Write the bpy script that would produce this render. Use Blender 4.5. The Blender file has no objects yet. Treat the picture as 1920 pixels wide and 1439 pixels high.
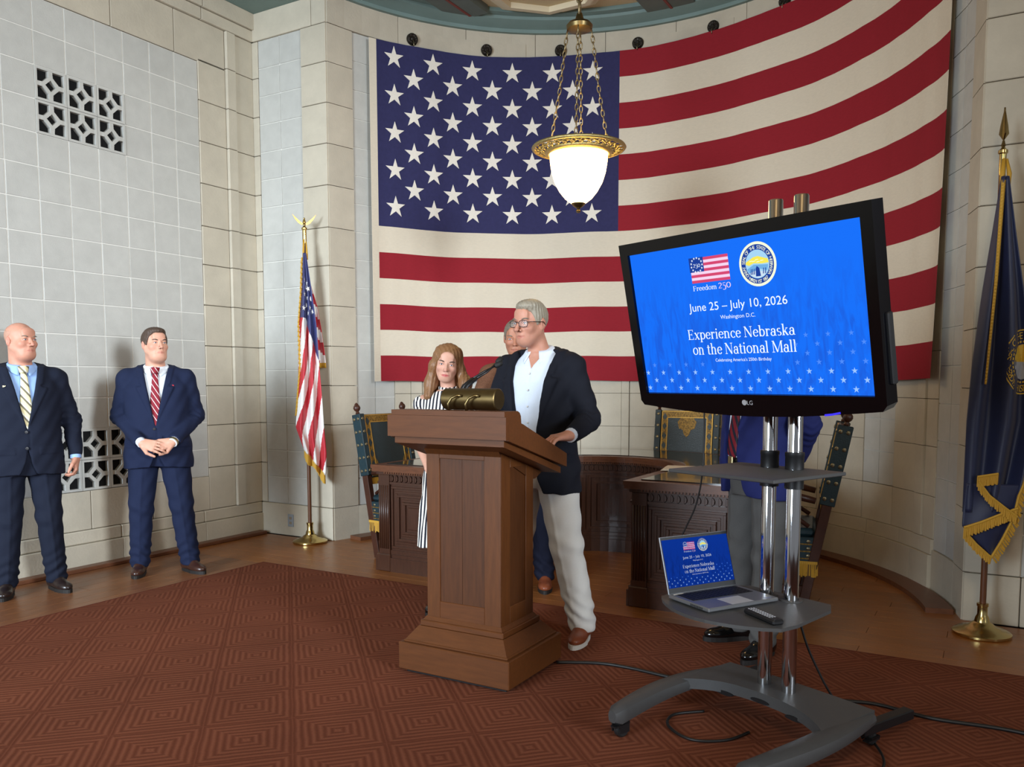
import bpy, bmesh, math, random
import numpy as np
from mathutils import Vector, Matrix
random.seed(7)
SC = bpy.context.scene
COL = SC.collection
PI = math.pi
R = math.radians

# ---------------------------------------------------------------- camera, world, light, exposure
FPX, CAM_H, PITCH, YAW = 1567.0, 1.42, R(4.5), R(30.0)
cam_d = bpy.data.cameras.new('camera')
cam_d.sensor_width = 36.0
cam_d.sensor_fit = 'HORIZONTAL'
cam_d.lens = FPX / 1920.0 * 36.0
cam_d.shift_y = (714.0 + FPX * math.tan(PITCH) - 719.5) / 1920.0
cam_d.clip_start = 0.05
cam = bpy.data.objects.new('camera', cam_d)
COL.objects.link(cam)
cam.location = (0, 0, CAM_H)
cam.rotation_euler = (PI / 2 - PITCH, 0, YAW)
SC.camera = cam

world = bpy.data.worlds.new('world')
SC.world = world
world.use_nodes = True
bgn = world.node_tree.nodes['Background']
bgn.inputs['Color'].default_value = (0.90, 0.94, 1.0, 1)
bgn.inputs['Strength'].default_value = 0.22

SC.view_settings.view_transform = 'Standard'
SC.view_settings.look = 'None'
SC.view_settings.gamma = 1.0
SC.view_settings.use_curve_mapping = False
SC.view_settings.exposure = 0.16


def area_light(name, loc, target, sx, sy, energy, col, spread=180):
    d = bpy.data.lights.new(name, 'AREA')
    d.shape = 'RECTANGLE'
    d.size, d.size_y = sx, sy
    d.energy = energy
    d.color = col
    d.spread = R(spread)
    o = bpy.data.objects.new(name, d)
    COL.objects.link(o)
    o.location = loc
    v = Vector(target) - Vector(loc)
    o.rotation_euler = v.to_track_quat('-Z', 'Y').to_euler()
    return o


# assumed daylight from the right of the camera; added area light, no window built
area_light('assumed_daylight_side', (6.2, 0.3, 3.3), (-5.9, 4.0, 1.9), 1.6, 2.4, 66, (0.84, 0.92, 1.0), 44)
# added cool fill light behind the camera, assumed daylight; no window is built
area_light('added_fill_rear', (-3.8, -5.2, 2.4), (-4.9, 5.5, 0.9), 3.4, 2.8, 215, (0.76, 0.88, 1.0), 72)
# warm fill light added behind the camera for an assumed lamp, none modelled
area_light('added_warm_fill_rear', (0.6, -0.6, 3.9), (-1.2, 4.5, 2.6), 0.7, 0.7, 45, (1.0, 0.80, 0.55))


# ---------------------------------------------------------------- materials
def s2l(c):
    c = c / 255.0
    return c / 12.92 if c <= 0.04045 else ((c + 0.055) / 1.055) ** 2.4


def rgb(t):
    return (s2l(t[0]), s2l(t[1]), s2l(t[2]), 1.0)


MATS = {}


def mat(name, c, rough=0.6, metal=0.0, noise=None, bump=None, rnd=0.0, spec=0.5, coat=0.0, stretch=(1, 1, 1), c2=None, emit=None, sheen=0.0, coords='pos'):
    """procedural principled material: noise=(scale, amount), bump=(scale, strength), rnd = brightness change per object"""
    m = bpy.data.materials.new(name)
    m.use_nodes = True
    nt = m.node_tree
    N, L = nt.nodes, nt.links
    b = N['Principled BSDF']
    b.inputs['Roughness'].default_value = rough
    b.inputs['Metallic'].default_value = metal
    b.inputs['Specular IOR Level'].default_value = spec
    b.inputs['Coat Weight'].default_value = coat
    b.inputs['Coat Roughness'].default_value = 0.12
    if sheen:
        b.inputs['Sheen Weight'].default_value = sheen
    col = rgb(c)
    b.inputs['Base Color'].default_value = col
    vec = None
    if noise or bump:
        if coords == 'pos':
            g = N.new('ShaderNodeNewGeometry')
            src = g.outputs['Position']
        else:
            g = N.new('ShaderNodeTexCoord')
            src = g.outputs['Object']
        mp = N.new('ShaderNodeMapping')
        mp.inputs['Scale'].default_value = stretch
        L.new(src, mp.inputs['Vector'])
        vec = mp.outputs['Vector']
    last = None
    if noise:
        n = N.new('ShaderNodeTexNoise')
        n.inputs['Scale'].default_value = noise[0]
        n.inputs['Detail'].default_value = 6
        n.inputs['Roughness'].default_value = 0.62
        L.new(vec, n.inputs['Vector'])
        mr = N.new('ShaderNodeMapRange')
        mr.inputs['From Min'].default_value = 0.3
        mr.inputs['From Max'].default_value = 0.7
        L.new(n.outputs['Fac'], mr.inputs['Value'])
        mx = N.new('ShaderNodeMix')
        mx.data_type = 'RGBA'
        cc = rgb(c2) if c2 else tuple(x * (1 - noise[1]) for x in col[:3]) + (1,)
        mx.inputs[6].default_value = col if c2 else tuple(min(1, x * (1 + noise[1] * 0.6)) for x in col[:3]) + (1,)
        mx.inputs[7].default_value = cc
        L.new(mr.outputs['Result'], mx.inputs[0])
        last = mx.outputs[2]
    if rnd:
        oi = N.new('ShaderNodeObjectInfo')
        mr2 = N.new('ShaderNodeMapRange')
        mr2.inputs['To Min'].default_value = 1 - rnd
        mr2.inputs['To Max'].default_value = 1 + rnd
        L.new(oi.outputs['Random'], mr2.inputs['Value'])
        hs = N.new('ShaderNodeHueSaturation')
        if last:
            L.new(last, hs.inputs['Color'])
        else:
            hs.inputs['Color'].default_value = col
        L.new(mr2.outputs['Result'], hs.inputs['Value'])
        last = hs.outputs['Color']
    if last:
        L.new(last, b.inputs['Base Color'])
    if bump:
        n2 = N.new('ShaderNodeTexNoise')
        n2.inputs['Scale'].default_value = bump[0]
        n2.inputs['Detail'].default_value = 4
        L.new(vec, n2.inputs['Vector'])
        bp = N.new('ShaderNodeBump')
        bp.inputs['Strength'].default_value = bump[1]
        bp.inputs['Distance'].default_value = 0.01
        L.new(n2.outputs['Fac'], bp.inputs['Height'])
        L.new(bp.outputs['Normal'], b.inputs['Normal'])
    if emit:
        b.inputs['Emission Color'].default_value = rgb(emit[0])
        b.inputs['Emission Strength'].default_value = emit[1]
    MATS[name] = m
    return m


def emission(name, c, strength):
    m = bpy.data.materials.new(name)
    m.use_nodes = True
    nt = m.node_tree
    nt.nodes.clear()
    e = nt.nodes.new('ShaderNodeEmission')
    e.inputs['Color'].default_value = rgb(c)
    e.inputs['Strength'].default_value = strength
    o = nt.nodes.new('ShaderNodeOutputMaterial')
    nt.links.new(e.outputs[0], o.inputs[0])
    MATS[name] = m
    return m


# ---------------------------------------------------------------- mesh helpers
class MB:
    """collects shapes; build() links them as one mesh object"""

    def __init__(s):
        s.v, s.f, s.mi = [], [], []

    def add(s, vs, fs, mi=0):
        o = len(s.v)
        s.v += [tuple(p) for p in vs]
        s.f += [tuple(i + o for i in f) for f in fs]
        s.mi += [mi] * len(fs)
        return s

    def box(s, x0, x1, y0, y1, z0, z1, mi=0, bev=0.0, M=None):
        if bev > 0:
            bm = bmesh.new()
            bmesh.ops.create_cube(bm, size=1)
            for v in bm.verts:
                v.co = Vector(((x0 + x1) / 2 + v.co.x * (x1 - x0), (y0 + y1) / 2 + v.co.y * (y1 - y0), (z0 + z1) / 2 + v.co.z * (z1 - z0)))
            bmesh.ops.bevel(bm, geom=bm.edges[:], offset=bev, segments=1, affect='EDGES', profile=0.5)
            vs = [v.co.copy() for v in bm.verts]
            for i, v in enumerate(bm.verts):
                v.index = i
            fs = [[v.index for v in f.verts] for f in bm.faces]
            bm.free()
        else:
            vs = [Vector(p) for p in ((x0, y0, z0), (x1, y0, z0), (x1, y1, z0), (x0, y1, z0), (x0, y0, z1), (x1, y0, z1), (x1, y1, z1), (x0, y1, z1))]
            fs = [(0, 3, 2, 1), (4, 5, 6, 7), (0, 1, 5, 4), (1, 2, 6, 5), (2, 3, 7, 6), (3, 0, 4, 7)]
        if M is not None:
            vs = [M @ v for v in vs]
        return s.add(vs, fs, mi)

    def prism(s, poly, a, b, axis='z', mi=0, M=None):
        """extrude a 2D polygon: axis z -> (x, y), axis y -> (x, z), axis x -> (y, z)"""
        n = len(poly)

        def P(p, h):
            if axis == 'z':
                q = (p[0], p[1], h)
            elif axis == 'y':
                q = (p[0], h, p[1])
            else:
                q = (h, p[0], p[1])
            q = Vector(q)
            return M @ q if M is not None else q
        vs = [P(p, a) for p in poly] + [P(p, b) for p in poly]
        fs = [tuple(range(n))[::-1], tuple(range(n, 2 * n))] + [(i, (i + 1) % n, (i + 1) % n + n, i + n) for i in range(n)]
        return s.add(vs, fs, mi)

    def lathe(s, prof, n=24, c=(0, 0, 0), mi=0, M=None, a0=0.0, a1=2 * PI):
        vs, fs = [], []
        full = abs(a1 - a0 - 2 * PI) < 1e-6
        m = n if full else n + 1
        for r, z in prof:
            for k in range(m):
                a = a0 + (a1 - a0) * k / n
                q = Vector((c[0] + r * math.cos(a), c[1] + r * math.sin(a), c[2] + z))
                vs.append(M @ q if M is not None else q)
        for i in range(len(prof) - 1):
            for k in range(n):
                k2 = (k + 1) % m
                fs.append((i * m + k, i * m + k2, (i + 1) * m + k2, (i + 1) * m + k))
        return s.add(vs, fs, mi)

    def tube(s, pts, r, n=8, mi=0, caps=True, flat=None):
        """tube along a polyline; r is a number or a list; flat=(wx, wz) gives a ribbon-like section"""
        P = [Vector(p) for p in pts]
        rr = r if isinstance(r, (list, tuple)) else [r] * len(P)
        vs, fs = [], []
        prev = None
        for i, p in enumerate(P):
            t = (P[min(i + 1, len(P) - 1)] - P[max(i - 1, 0)]).normalized()
            if prev is None:
                up = Vector((0, 0, 1)) if abs(t.z) < 0.9 else Vector((1, 0, 0))
                a = t.cross(up).normalized()
            else:
                a = (prev - t * prev.dot(t)).normalized()
            prev = a
            b = t.cross(a)
            for k in range(n):
                an = 2 * PI * k / n
                vs.append(p + a * math.cos(an) * rr[i] + b * math.sin(an) * rr[i])
        for i in range(len(P) - 1):
            for k in range(n):
                k2 = (k + 1) % n
                fs.append((i * n + k, i * n + k2, (i + 1) * n + k2, (i + 1) * n + k))
        if caps:
            fs.append(tuple(range(n))[::-1])
            fs.append(tuple(range((len(P) - 1) * n, len(P) * n)))
        return s.add(vs, fs, mi)

    def grid(s, fn, nu, nv, mi=0, thick=0.0, mfn=None):
        """surface fn(u, v) -> point, u, v in 0..1; thick > 0 gives a closed slab along fn's normal"""
        V = [[Vector(fn(i / nu, j / nv)) for j in range(nv + 1)] for i in range(nu + 1)]
        vs = [V[i][j] for i in range(nu + 1) for j in range(nv + 1)]
        W = nv + 1
        fs = [(i * W + j, (i + 1) * W + j, (i + 1) * W + j + 1, i * W + j + 1) for i in range(nu) for j in range(nv)]
        o = len(s.v)
        if thick > 0:
            ns = []
            for i in range(nu + 1):
                for j in range(nv + 1):
                    du = V[min(i + 1, nu)][j] - V[max(i - 1, 0)][j]
                    dv = V[i][min(j + 1, nv)] - V[i][max(j - 1, 0)]
                    ns.append(du.cross(dv).normalized())
            m = len(vs)
            vs2 = [p - q * thick for p, q in zip(vs, ns)]
            f2 = [tuple(x + m for x in f[::-1]) for f in fs]
            rim = [(i * W) for i in range(nu + 1)] + [nu * W + j for j in range(1, nv + 1)] + [i * W + nv for i in range(nu - 1, -1, -1)] + [j for j in range(nv - 1, 0, -1)]
            f3 = [(rim[(k + 1) % len(rim)], rim[k], rim[k] + m, rim[(k + 1) % len(rim)] + m) for k in range(len(rim))]
            s.add(vs + vs2, fs + f2 + f3, mi)
        else:
            s.add(vs, fs, mi)
        if mfn:
            base = len(s.mi) - (len(fs) * (2 if thick > 0 else 1) + (len(f3) if thick > 0 else 0))
            for q in range(len(fs)):
                i, j = divmod(q, nv)
                v = mfn((i + .5) / nu, (j + .5) / nv)
                s.mi[base + q] = v
                if thick > 0:
                    s.mi[base + len(fs) + q] = v
        return s

    def sphere(s, c, r, nu=12, nv=8, mi=0, M=None):
        rx, ry, rz = r if isinstance(r, (tuple, list)) else (r, r, r)
        vs = [(0, 0, 1)]
        for i in range(1, nv):
            a = PI * i / nv
            for k in range(nu):
                b = 2 * PI * k / nu
                vs.append((math.sin(a) * math.cos(b), math.sin(a) * math.sin(b), math.cos(a)))
        vs.append((0, 0, -1))
        fs = [(0, 1 + k, 1 + (k + 1) % nu) for k in range(nu)]
        for i in range(nv - 2):
            for k in range(nu):
                fs.append((1 + i * nu + k, 1 + (i + 1) * nu + k, 1 + (i + 1) * nu + (k + 1) % nu, 1 + i * nu + (k + 1) % nu))
        e = 1 + (nv - 2) * nu
        fs += [(e + k, len(vs) - 1, e + (k + 1) % nu) for k in range(nu)]
        vs = [Vector((c[0] + x * rx, c[1] + y * ry, c[2] + z * rz)) for x, y, z in vs]
        if M is not None:
            vs = [M @ v for v in vs]
        return s.add(vs, fs, mi)

    def mesh(s, name):
        me = bpy.data.meshes.new(name)
        me.from_pydata(s.v, [], s.f)
        if any(s.mi):
            me.polygons.foreach_set('material_index', s.mi)
        me.update()
        return me

    def build(s, name, mats, parent=None, smooth=False, loc=None, rot=None):
        return link(name, s.mesh(name), mats, parent, smooth, loc, rot)


def link(name, me, mats, parent=None, smooth=False, loc=None, rot=None):
    ms = mats if isinstance(mats, (list, tuple)) else [mats]
    if len(me.materials) == 0:
        for m in ms:
            me.materials.append(MATS[m] if isinstance(m, str) else m)
    if smooth == 'auto':
        me.polygons.foreach_set('use_smooth', [True] * len(me.polygons))
        try:
            me.set_sharp_from_angle(angle=R(38))
        except Exception:
            pass
    elif smooth:
        me.polygons.foreach_set('use_smooth', [True] * len(me.polygons))
    o = bpy.data.objects.new(name, me)
    COL.objects.link(o)
    if parent is not None:
        o.parent = parent
    if loc is not None:
        o.location = loc
    if rot is not None:
        o.rotation_euler = rot
    return o


def tag(o, label, cat, group=None):
    o['label'] = label
    o['category'] = cat
    if group:
        o['group'] = group
    return o


def thing(name, label, cat, loc=(0, 0, 0), rotz=0.0, group=None, scale=1.0):
    o = bpy.data.objects.new(name, None)
    o.empty_display_size = 0.1
    COL.objects.link(o)
    o.location = loc
    o.rotation_euler = (0, 0, rotz)
    o.scale = (scale,) * 3
    return tag(o, label, cat, group)


def struct(o):
    o['kind'] = 'structure'
    return o


def copy_tree(o, parent=None):
    c = o.copy()
    COL.objects.link(c)
    if parent is not None:
        c.parent = parent
    for ch in list(o.children):
        copy_tree(ch, c)
    return c


def star_poly(r, cx=0, cy=0, rot=0.0, inner=0.382):
    return [(cx + (r if k % 2 == 0 else r * inner) * math.sin(rot + k * PI / 5), cy + (r if k % 2 == 0 else r * inner) * math.cos(rot + k * PI / 5)) for k in range(10)]
# ---------------------------------------------------------------- surface materials
mat('stone', (192, 183, 164), 0.75, noise=(5.0, 0.09), bump=(60, 0.12), rnd=0.035)
mat('stone_joint', (150, 138, 116), 0.9)
mat('grey_tile', (188, 187, 180), 0.8, noise=(9.0, 0.07), bump=(150, 0.10), rnd=0.03)
mat('tile_mortar', (222, 220, 212), 0.9)
mat('void_shade', (10, 10, 11), 1.0)
mat('teal_paint', (112, 134, 130), 0.6, noise=(4, 0.08))
mat('beam_paint', (98, 108, 104), 0.6, noise=(6, 0.1))
mat('beam_red', (128, 52, 44), 0.6)
mat('ceiling_plaster', (206, 188, 150), 0.75, noise=(3, 0.06))
mat('ceiling_trim', (222, 210, 180), 0.6)
mat('floor_wood', (146, 90, 44), 0.32, noise=(7, 0.22), stretch=(1.2, 7, 1), rnd=0.08, spec=0.5, bump=(40, 0.03))
mat('floor_wood_side', (130, 84, 52), 0.32, noise=(7, 0.22), stretch=(7, 1.2, 1), rnd=0.08, spec=0.5, bump=(40, 0.03))
mat('floor_gap', (52, 30, 18), 0.7)
mat('trim_wood', (104, 64, 42), 0.4, noise=(9, 0.2), stretch=(2, 2, 8))
mat('bronze_dark', (46, 40, 34), 0.45, 0.6, noise=(60, 0.3))
mat('plate_grey', (150, 158, 166), 0.5)

WX, FY = -5.93, 5.57            # left wall face, front wall face
AC, AR = Vector((-2.58, 5.12, 0)), 2.50   # the niche: centre and radius of its curved wall
PHI0 = math.degrees(math.asin((FY - AC.y) / AR))   # niche edge
ZF, ZT = 4.45, 4.69             # frieze, wall top
OPL = AC.x - AR * math.cos(R(PHI0))
OPR = AC.x + AR * math.cos(R(PHI0))


def arc_pt(phi, r, z=0.0):
    return Vector((AC.x - r * math.cos(R(phi)), AC.y + r * math.sin(R(phi)), z))


def arc_block(b, p0, p1, r0, r1, z0, z1, n=None, c=None):
    """block bent along the niche wall, inner face at r0"""
    n = n or max(1, int(round((p1 - p0) / 4)))
    vs, fs = [], []
    for k in range(n + 1):
        a = R(p0 + (p1 - p0) * k / n)
        cx, cy = (AC.x, AC.y) if c is None else c
        for r, z in ((r0, z0), (r0, z1), (r1, z1), (r1, z0)):
            vs.append((cx - r * math.cos(a), cy + r * math.sin(a), z))
    for k in range(n):
        for q in range(4):
            q2 = (q + 1) % 4
            fs.append((k * 4 + q, k * 4 + q2, k * 4 + 4 + q2, k * 4 + 4 + q))
    fs.append((3, 2, 1, 0))
    fs.append((n * 4, n * 4 + 1, n * 4 + 2, n * 4 + 3))
    return b.add(vs, fs)


def arc_solid(name, p0, p1, r0, r1, z0, z1, m, parent=None, n=None, smooth=False):
    return arc_block(MB(), p0, p1, r0, r1, z0, z1, n).build(name, m, parent, smooth)


_pool = {}


def boxpiece(name, m, parent, x0, x1, y0, y1, z0, z1, bev=0.004):
    """a block as an object of its own; alike blocks share one mesh"""
    key = (name, m, round(x1 - x0, 3), round(y1 - y0, 3), round(z1 - z0, 3), bev)
    if key not in _pool:
        dx, dy, dz = (x1 - x0) / 2, (y1 - y0) / 2, (z1 - z0) / 2
        me = MB().box(-dx, dx, -dy, dy, -dz, dz, bev=bev).mesh(name)
        me.materials.append(MATS[m])
        _pool[key] = me
    return link(name, _pool[key], m, parent, loc=((x0 + x1) / 2, (y0 + y1) / 2, (z0 + z1) / 2))


def arcpiece(name, m, parent, p0, p1, r0, r1, z0, z1):
    """a bent block, its mesh shared by rotation about the niche centre"""
    key = (name, m, round(p1 - p0, 2), round(r0, 3), round(r1, 3), round(z1 - z0, 3))
    if key not in _pool:
        w = (p1 - p0) / 2
        me = arc_block(MB(), -w, w, r0, r1, 0, z1 - z0, max(1, int((p1 - p0) / 4)), c=(0, 0)).mesh(name)
        me.materials.append(MATS[m])
        _pool[key] = me
    return link(name, _pool[key], m, parent, loc=(AC.x, AC.y, z0), rot=(0, 0, -R((p0 + p1) / 2)))


# ---------------------------------------------------------------- floor
floor = struct(MB().box(-6.4, 6.5, -6.5, 8.0, -0.12, -0.012).build('floor', 'floor_gap'))
PW = 0.132
x = WX
i = 0
while x < -4.9 - 0.02:
    x1 = min(x + PW, -4.905)
    y = -0.6 - (i % 3) * 0.5
    while y < 4.55:
        y1 = min(y + 1.5, 4.602)
        boxpiece('plank', 'floor_wood_side', floor, x + .001, x1 - .001, y + .001, y1 - .001, -0.014, 0.0, bev=0.001)
        y = y1
    x, i = x1, i + 1
y = 4.602
i = 0
while y < 7.62:
    y1 = y + PW
    ym = max(y, y1 - 0.0)
    if y1 < FY:
        xa, xb = WX, 2.6
    else:
        hw = math.sqrt(max(0.02, (AR + 0.05) ** 2 - (max(y, FY) - AC.y) ** 2))
        xa, xb = AC.x - hw, AC.x + hw
    xx = xa
    first = True
    while xx < xb - 0.01:
        x2 = min(xx + (0.55 + 0.4 * (i % 3) if first else 1.6), xb)
        if xb - x2 < 0.25:
            x2 = xb
        boxpiece('plank', 'floor_wood', floor, xx + .001, x2 - .001, y + .001, y1 - .001, -0.014, 0.0, bev=0.001)
        xx, first = x2, False
    y, i = y1, i + 1

# carpet with woven nests of squares, set diagonally
cm = mat('carpet_weave', (128, 62, 44), 0.95, spec=0.1)
nt = cm.node_tree
N, L = nt.nodes, nt.links
bs = N['Principled BSDF']


def mnode(op, a, b=None):
    n = N.new('ShaderNodeMath')
    n.operation = op
    for i, q in enumerate((a, b)):
        if q is None:
            continue
        if isinstance(q, (int, float)):
            n.inputs[i].default_value = q
        else:
            L.new(q, n.inputs[i])
    return n.outputs[0]


g = N.new('ShaderNodeNewGeometry')
mp = N.new('ShaderNodeMapping')
mp.inputs['Rotation'].default_value = (0, 0, R(45))
mp.inputs['Scale'].default_value = (1 / 0.352,) * 3
L.new(g.outputs['Position'], mp.inputs['Vector'])
nz = N.new('ShaderNodeTexNoise')
nz.inputs['Scale'].default_value = 9
nz.inputs['Detail'].default_value = 3
L.new(g.outputs['Position'], nz.inputs['Vector'])
va = N.new('ShaderNodeVectorMath')
va.operation = 'MULTIPLY_ADD'
va.inputs[1].default_value = (0.035,) * 3
L.new(nz.outputs['Color'], va.inputs[0])
L.new(mp.outputs['Vector'], va.inputs[2])
sx = N.new('ShaderNodeSeparateXYZ')
L.new(va.outputs[0], sx.inputs[0])
fx = mnode('ABSOLUTE', mnode('SUBTRACT', mnode('FRACT', sx.outputs[0]), 0.5))
fy = mnode('ABSOLUTE', mnode('SUBTRACT', mnode('FRACT', sx.outputs[1]), 0.5))
dd = mnode('MAXIMUM', fx, fy)
st = mnode('SINE', mnode('MULTIPLY', dd, 2 * PI * 12))
stn = mnode('MULTIPLY_ADD', st, 0.5)
stn.node.inputs[2].default_value = 0.5
n3 = N.new('ShaderNodeTexNoise')
n3.inputs['Scale'].default_value = 2.2
n3.inputs['Detail'].default_value = 5
L.new(g.outputs['Position'], n3.inputs['Vector'])
n4 = N.new('ShaderNodeTexNoise')
n4.inputs['Scale'].default_value = 140
L.new(g.outputs['Position'], n4.inputs['Vector'])
mix = N.new('ShaderNodeMix')
mix.data_type = 'RGBA'
mix.inputs[6].default_value = rgb((100, 54, 37))
mix.inputs[7].default_value = rgb((120, 70, 50))
L.new(stn, mix.inputs[0])
hs = N.new('ShaderNodeHueSaturation')
L.new(mix.outputs[2], hs.inputs['Color'])
vv = mnode('ADD', mnode('MULTIPLY_ADD', n3.outputs['Fac'], 0.45), mnode('MULTIPLY', n4.outputs['Fac'], 0.3))
vv.node.inputs[0].links[0].from_node.inputs[2].default_value = 0.62
L.new(vv, hs.inputs['Value'])
L.new(hs.outputs['Color'], bs.inputs['Base Color'])
bp = N.new('ShaderNodeBump')
bp.inputs['Strength'].default_value = 0.35
bp.inputs['Distance'].default_value = 0.004
L.new(stn, bp.inputs['Height'])
L.new(bp.outputs['Normal'], bs.inputs['Normal'])
mat('carpet_edge', (92, 40, 30), 0.9, spec=0.1)
carpet = thing('carpet', 'large rust red carpet woven with nested squares covering the hall floor', 'carpet', (0, 0, 0))
MB().box(-4.885, 6.4, -6.3, 4.588, -0.011, 0.010).build('pile', 'carpet_weave', carpet)
bd = MB()
bd.box(-4.903, -4.884, -6.3, 4.604, -0.011, 0.009, bev=0.003)
bd.box(-4.884, 6.4, 4.587, 4.604, -0.011, 0.009, bev=0.003)
bd.build('binding', 'carpet_edge', carpet)
CZ = 0.0105   # things on the carpet stand at this height

# ---------------------------------------------------------------- left wall
wl = struct(MB().box(WX - 0.35, WX - 0.035, -6.5, FY + 0.4, 0, 5.0).build('wall_left', 'stone_joint'))
TS = 0.2341
PZ0, PY1 = 0.589, 4.968
NC, NR = 13, 15
PY0 = PY1 - NC * TS
# mortar bed; the grille openings are left free over black sheets that paint the shade inside
gr_cols, gr_rows = (3, 6), ((0, 2), (11, 13))
gy0, gy1 = PY1 - gr_cols[1] * TS, PY1 - gr_cols[0] * TS
mb = MB()
mb.box(WX - 0.036, WX - 0.004, PY0, gy0, PZ0, PZ0 + NR * TS)
mb.box(WX - 0.036, WX - 0.004, gy1, PY1, PZ0, PZ0 + NR * TS)
mb.box(WX - 0.036, WX - 0.004, gy0, gy1, PZ0 + 2 * TS, PZ0 + 11 * TS)
mb.box(WX - 0.036, WX - 0.004, gy0, gy1, PZ0 + 13 * TS, PZ0 + NR * TS)
mb.build('mortar', 'tile_mortar', wl)
tk = MB().box(-0.011, 0.011, -TS / 2 + .0036, TS / 2 - .0036, -TS / 2 + .0036, TS / 2 - .0036, bev=0.003).mesh('tile')
tk.materials.append(MATS['grey_tile'])
# pierced block: frame, a small diamond and struts to the four sides
gb = MB()
h, fr, t = TS / 2 - .0015, 0.017, 0.025
x0, x1 = -0.03, 0.004
gb.box(x0, x1, -h, -h + fr, -h, h)
gb.box(x0, x1, h - fr, h, -h, h)
gb.box(x0, x1, -h + fr, h - fr, -h, -h + fr)
gb.box(x0, x1, -h + fr, h - fr, h - fr, h)


def bar2(b, p, q, w, x0, x1):
    p, q = Vector(p), Vector(q)
    d = (q - p).normalized()
    nn = Vector((-d.y, d.x)) * w / 2
    b.prism([tuple(p - nn), tuple(q - nn), tuple(q + nn), tuple(p + nn)], x0, x1, axis='x')


dm = 0.058
for k in range(4):
    a, b2 = k * PI / 2, (k + 1) * PI / 2
    p = Vector((math.cos(a), math.sin(a))) * dm
    q = Vector((math.cos(b2), math.sin(b2))) * dm
    e = (q - p).normalized() * 0.009
    bar2(gb, p - e, q + e, t, x0, x1 - 0.001)
    gb.box(x0, x1 - .0005, p.x - .016, p.x + .016, p.y - .016, p.y + .016)
    bar2(gb, p * 0.8, Vector((math.cos(a), math.sin(a))) * (h - fr + .002), t * 1.25, x0, x1 - 0.002)
gm = gb.mesh('grille_block')
gm.materials.append(MATS['grey_tile'])
for c in range(NC):
    for r in range(NR):
        yc, zc = PY1 - (c + .5) * TS, PZ0 + (r + .5) * TS
        if gr_cols[0] <= c < gr_cols[1] and any(a <= r < b for a, b in gr_rows):
            link('grille_block', gm, 'grey_tile', wl, loc=(WX, yc, zc))
        else:
            link('tile', tk, 'grey_tile', wl, loc=(WX - 0.011 + random.uniform(-.001, .001), yc, zc))
for a, b in gr_rows:
    MB().box(WX - 0.0349, WX - 0.031, gy0, gy1, PZ0 + a * TS, PZ0 + b * TS).build('shade_sheet', 'void_shade', wl)  # black sheet behind the holes, their inner shade put in as colour
# beige stones around the panel
COURSE = [0.29, 0.66, 1.03, 1.375, 1.72, 2.07, 2.415, 2.742, 3.10, 3.45, 3.79, 4.13, ZF]
J = 0.0025
PZ1 = PZ0 + NR * TS
for k in range(len(COURSE) - 1):
    z0, z1 = COURSE[k] + J, COURSE[k + 1] - J
    if k < len(COURSE) - 2:
        boxpiece('stone', 'stone', wl, WX - 0.036, WX + 0.004, PY1 + .004, 5.262 - J, z0, z1)
    boxpiece('stone', 'stone', wl, WX - 0.036, WX + 0.030, 5.262, 5.36, z0, z1)
    boxpiece('stone', 'stone', wl, WX - 0.036, WX + 0.012, 5.36 + J, FY - .003, z0, z1)
ys = [5.262 - J, 4.74, 4.17, 3.55, 2.93, 2.3, 1.7]
for a, b in zip(ys[1:], ys[:-1]):
    boxpiece('stone', 'stone', wl, WX - 0.036, WX + 0.004, a + J, b - J, PZ1 + .006, ZF - J)
ys = [FY - .003, 5.0, 4.42, 3.78, 3.1, 2.4, 1.7]
for a, b in zip(ys[1:], ys[:-1]):
    boxpiece('stone', 'stone', wl, WX - 0.036, WX + 0.030, a + J, b - J, ZF + .001, 4.545)
    boxpiece('stone', 'stone', wl, WX - 0.036, WX + 0.052, a + J, b - J, 4.55, ZT)
ys = [PY1 + .004, 4.40, 3.86, 3.1, 2.3, 1.6]
for a, b in zip(ys[1:], ys[:-1]):
    boxpiece('stone', 'stone', wl, WX - 0.036, WX + 0.004, a + J, b - J, 0.292, PZ0 - .004)
ys = [FY - .003, 4.9, 4.1, 3.2, 2.3, 1.5]
for a, b in zip(ys[1:], ys[:-1]):
    boxpiece('stone', 'stone', wl, WX - 0.036, WX + 0.016, a + J * .4, b - J * .4, 0.19, 0.288, bev=0.008)
    boxpiece('stone', 'stone', wl, WX - 0.036, WX + 0.034, a + J * .4, b - J * .4, 0.0, 0.187)
MB().box(WX - 0.036, WX + 0.004, -6.5, PY0 - .01, 0, ZT).build('far_stretch', 'stone', wl)
struct(MB().box(WX + 0.035, WX + 0.125, -2.0, FY - 0.06, 0, 0.032, bev=0.006).build('trim_1', 'trim_wood'))

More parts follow.
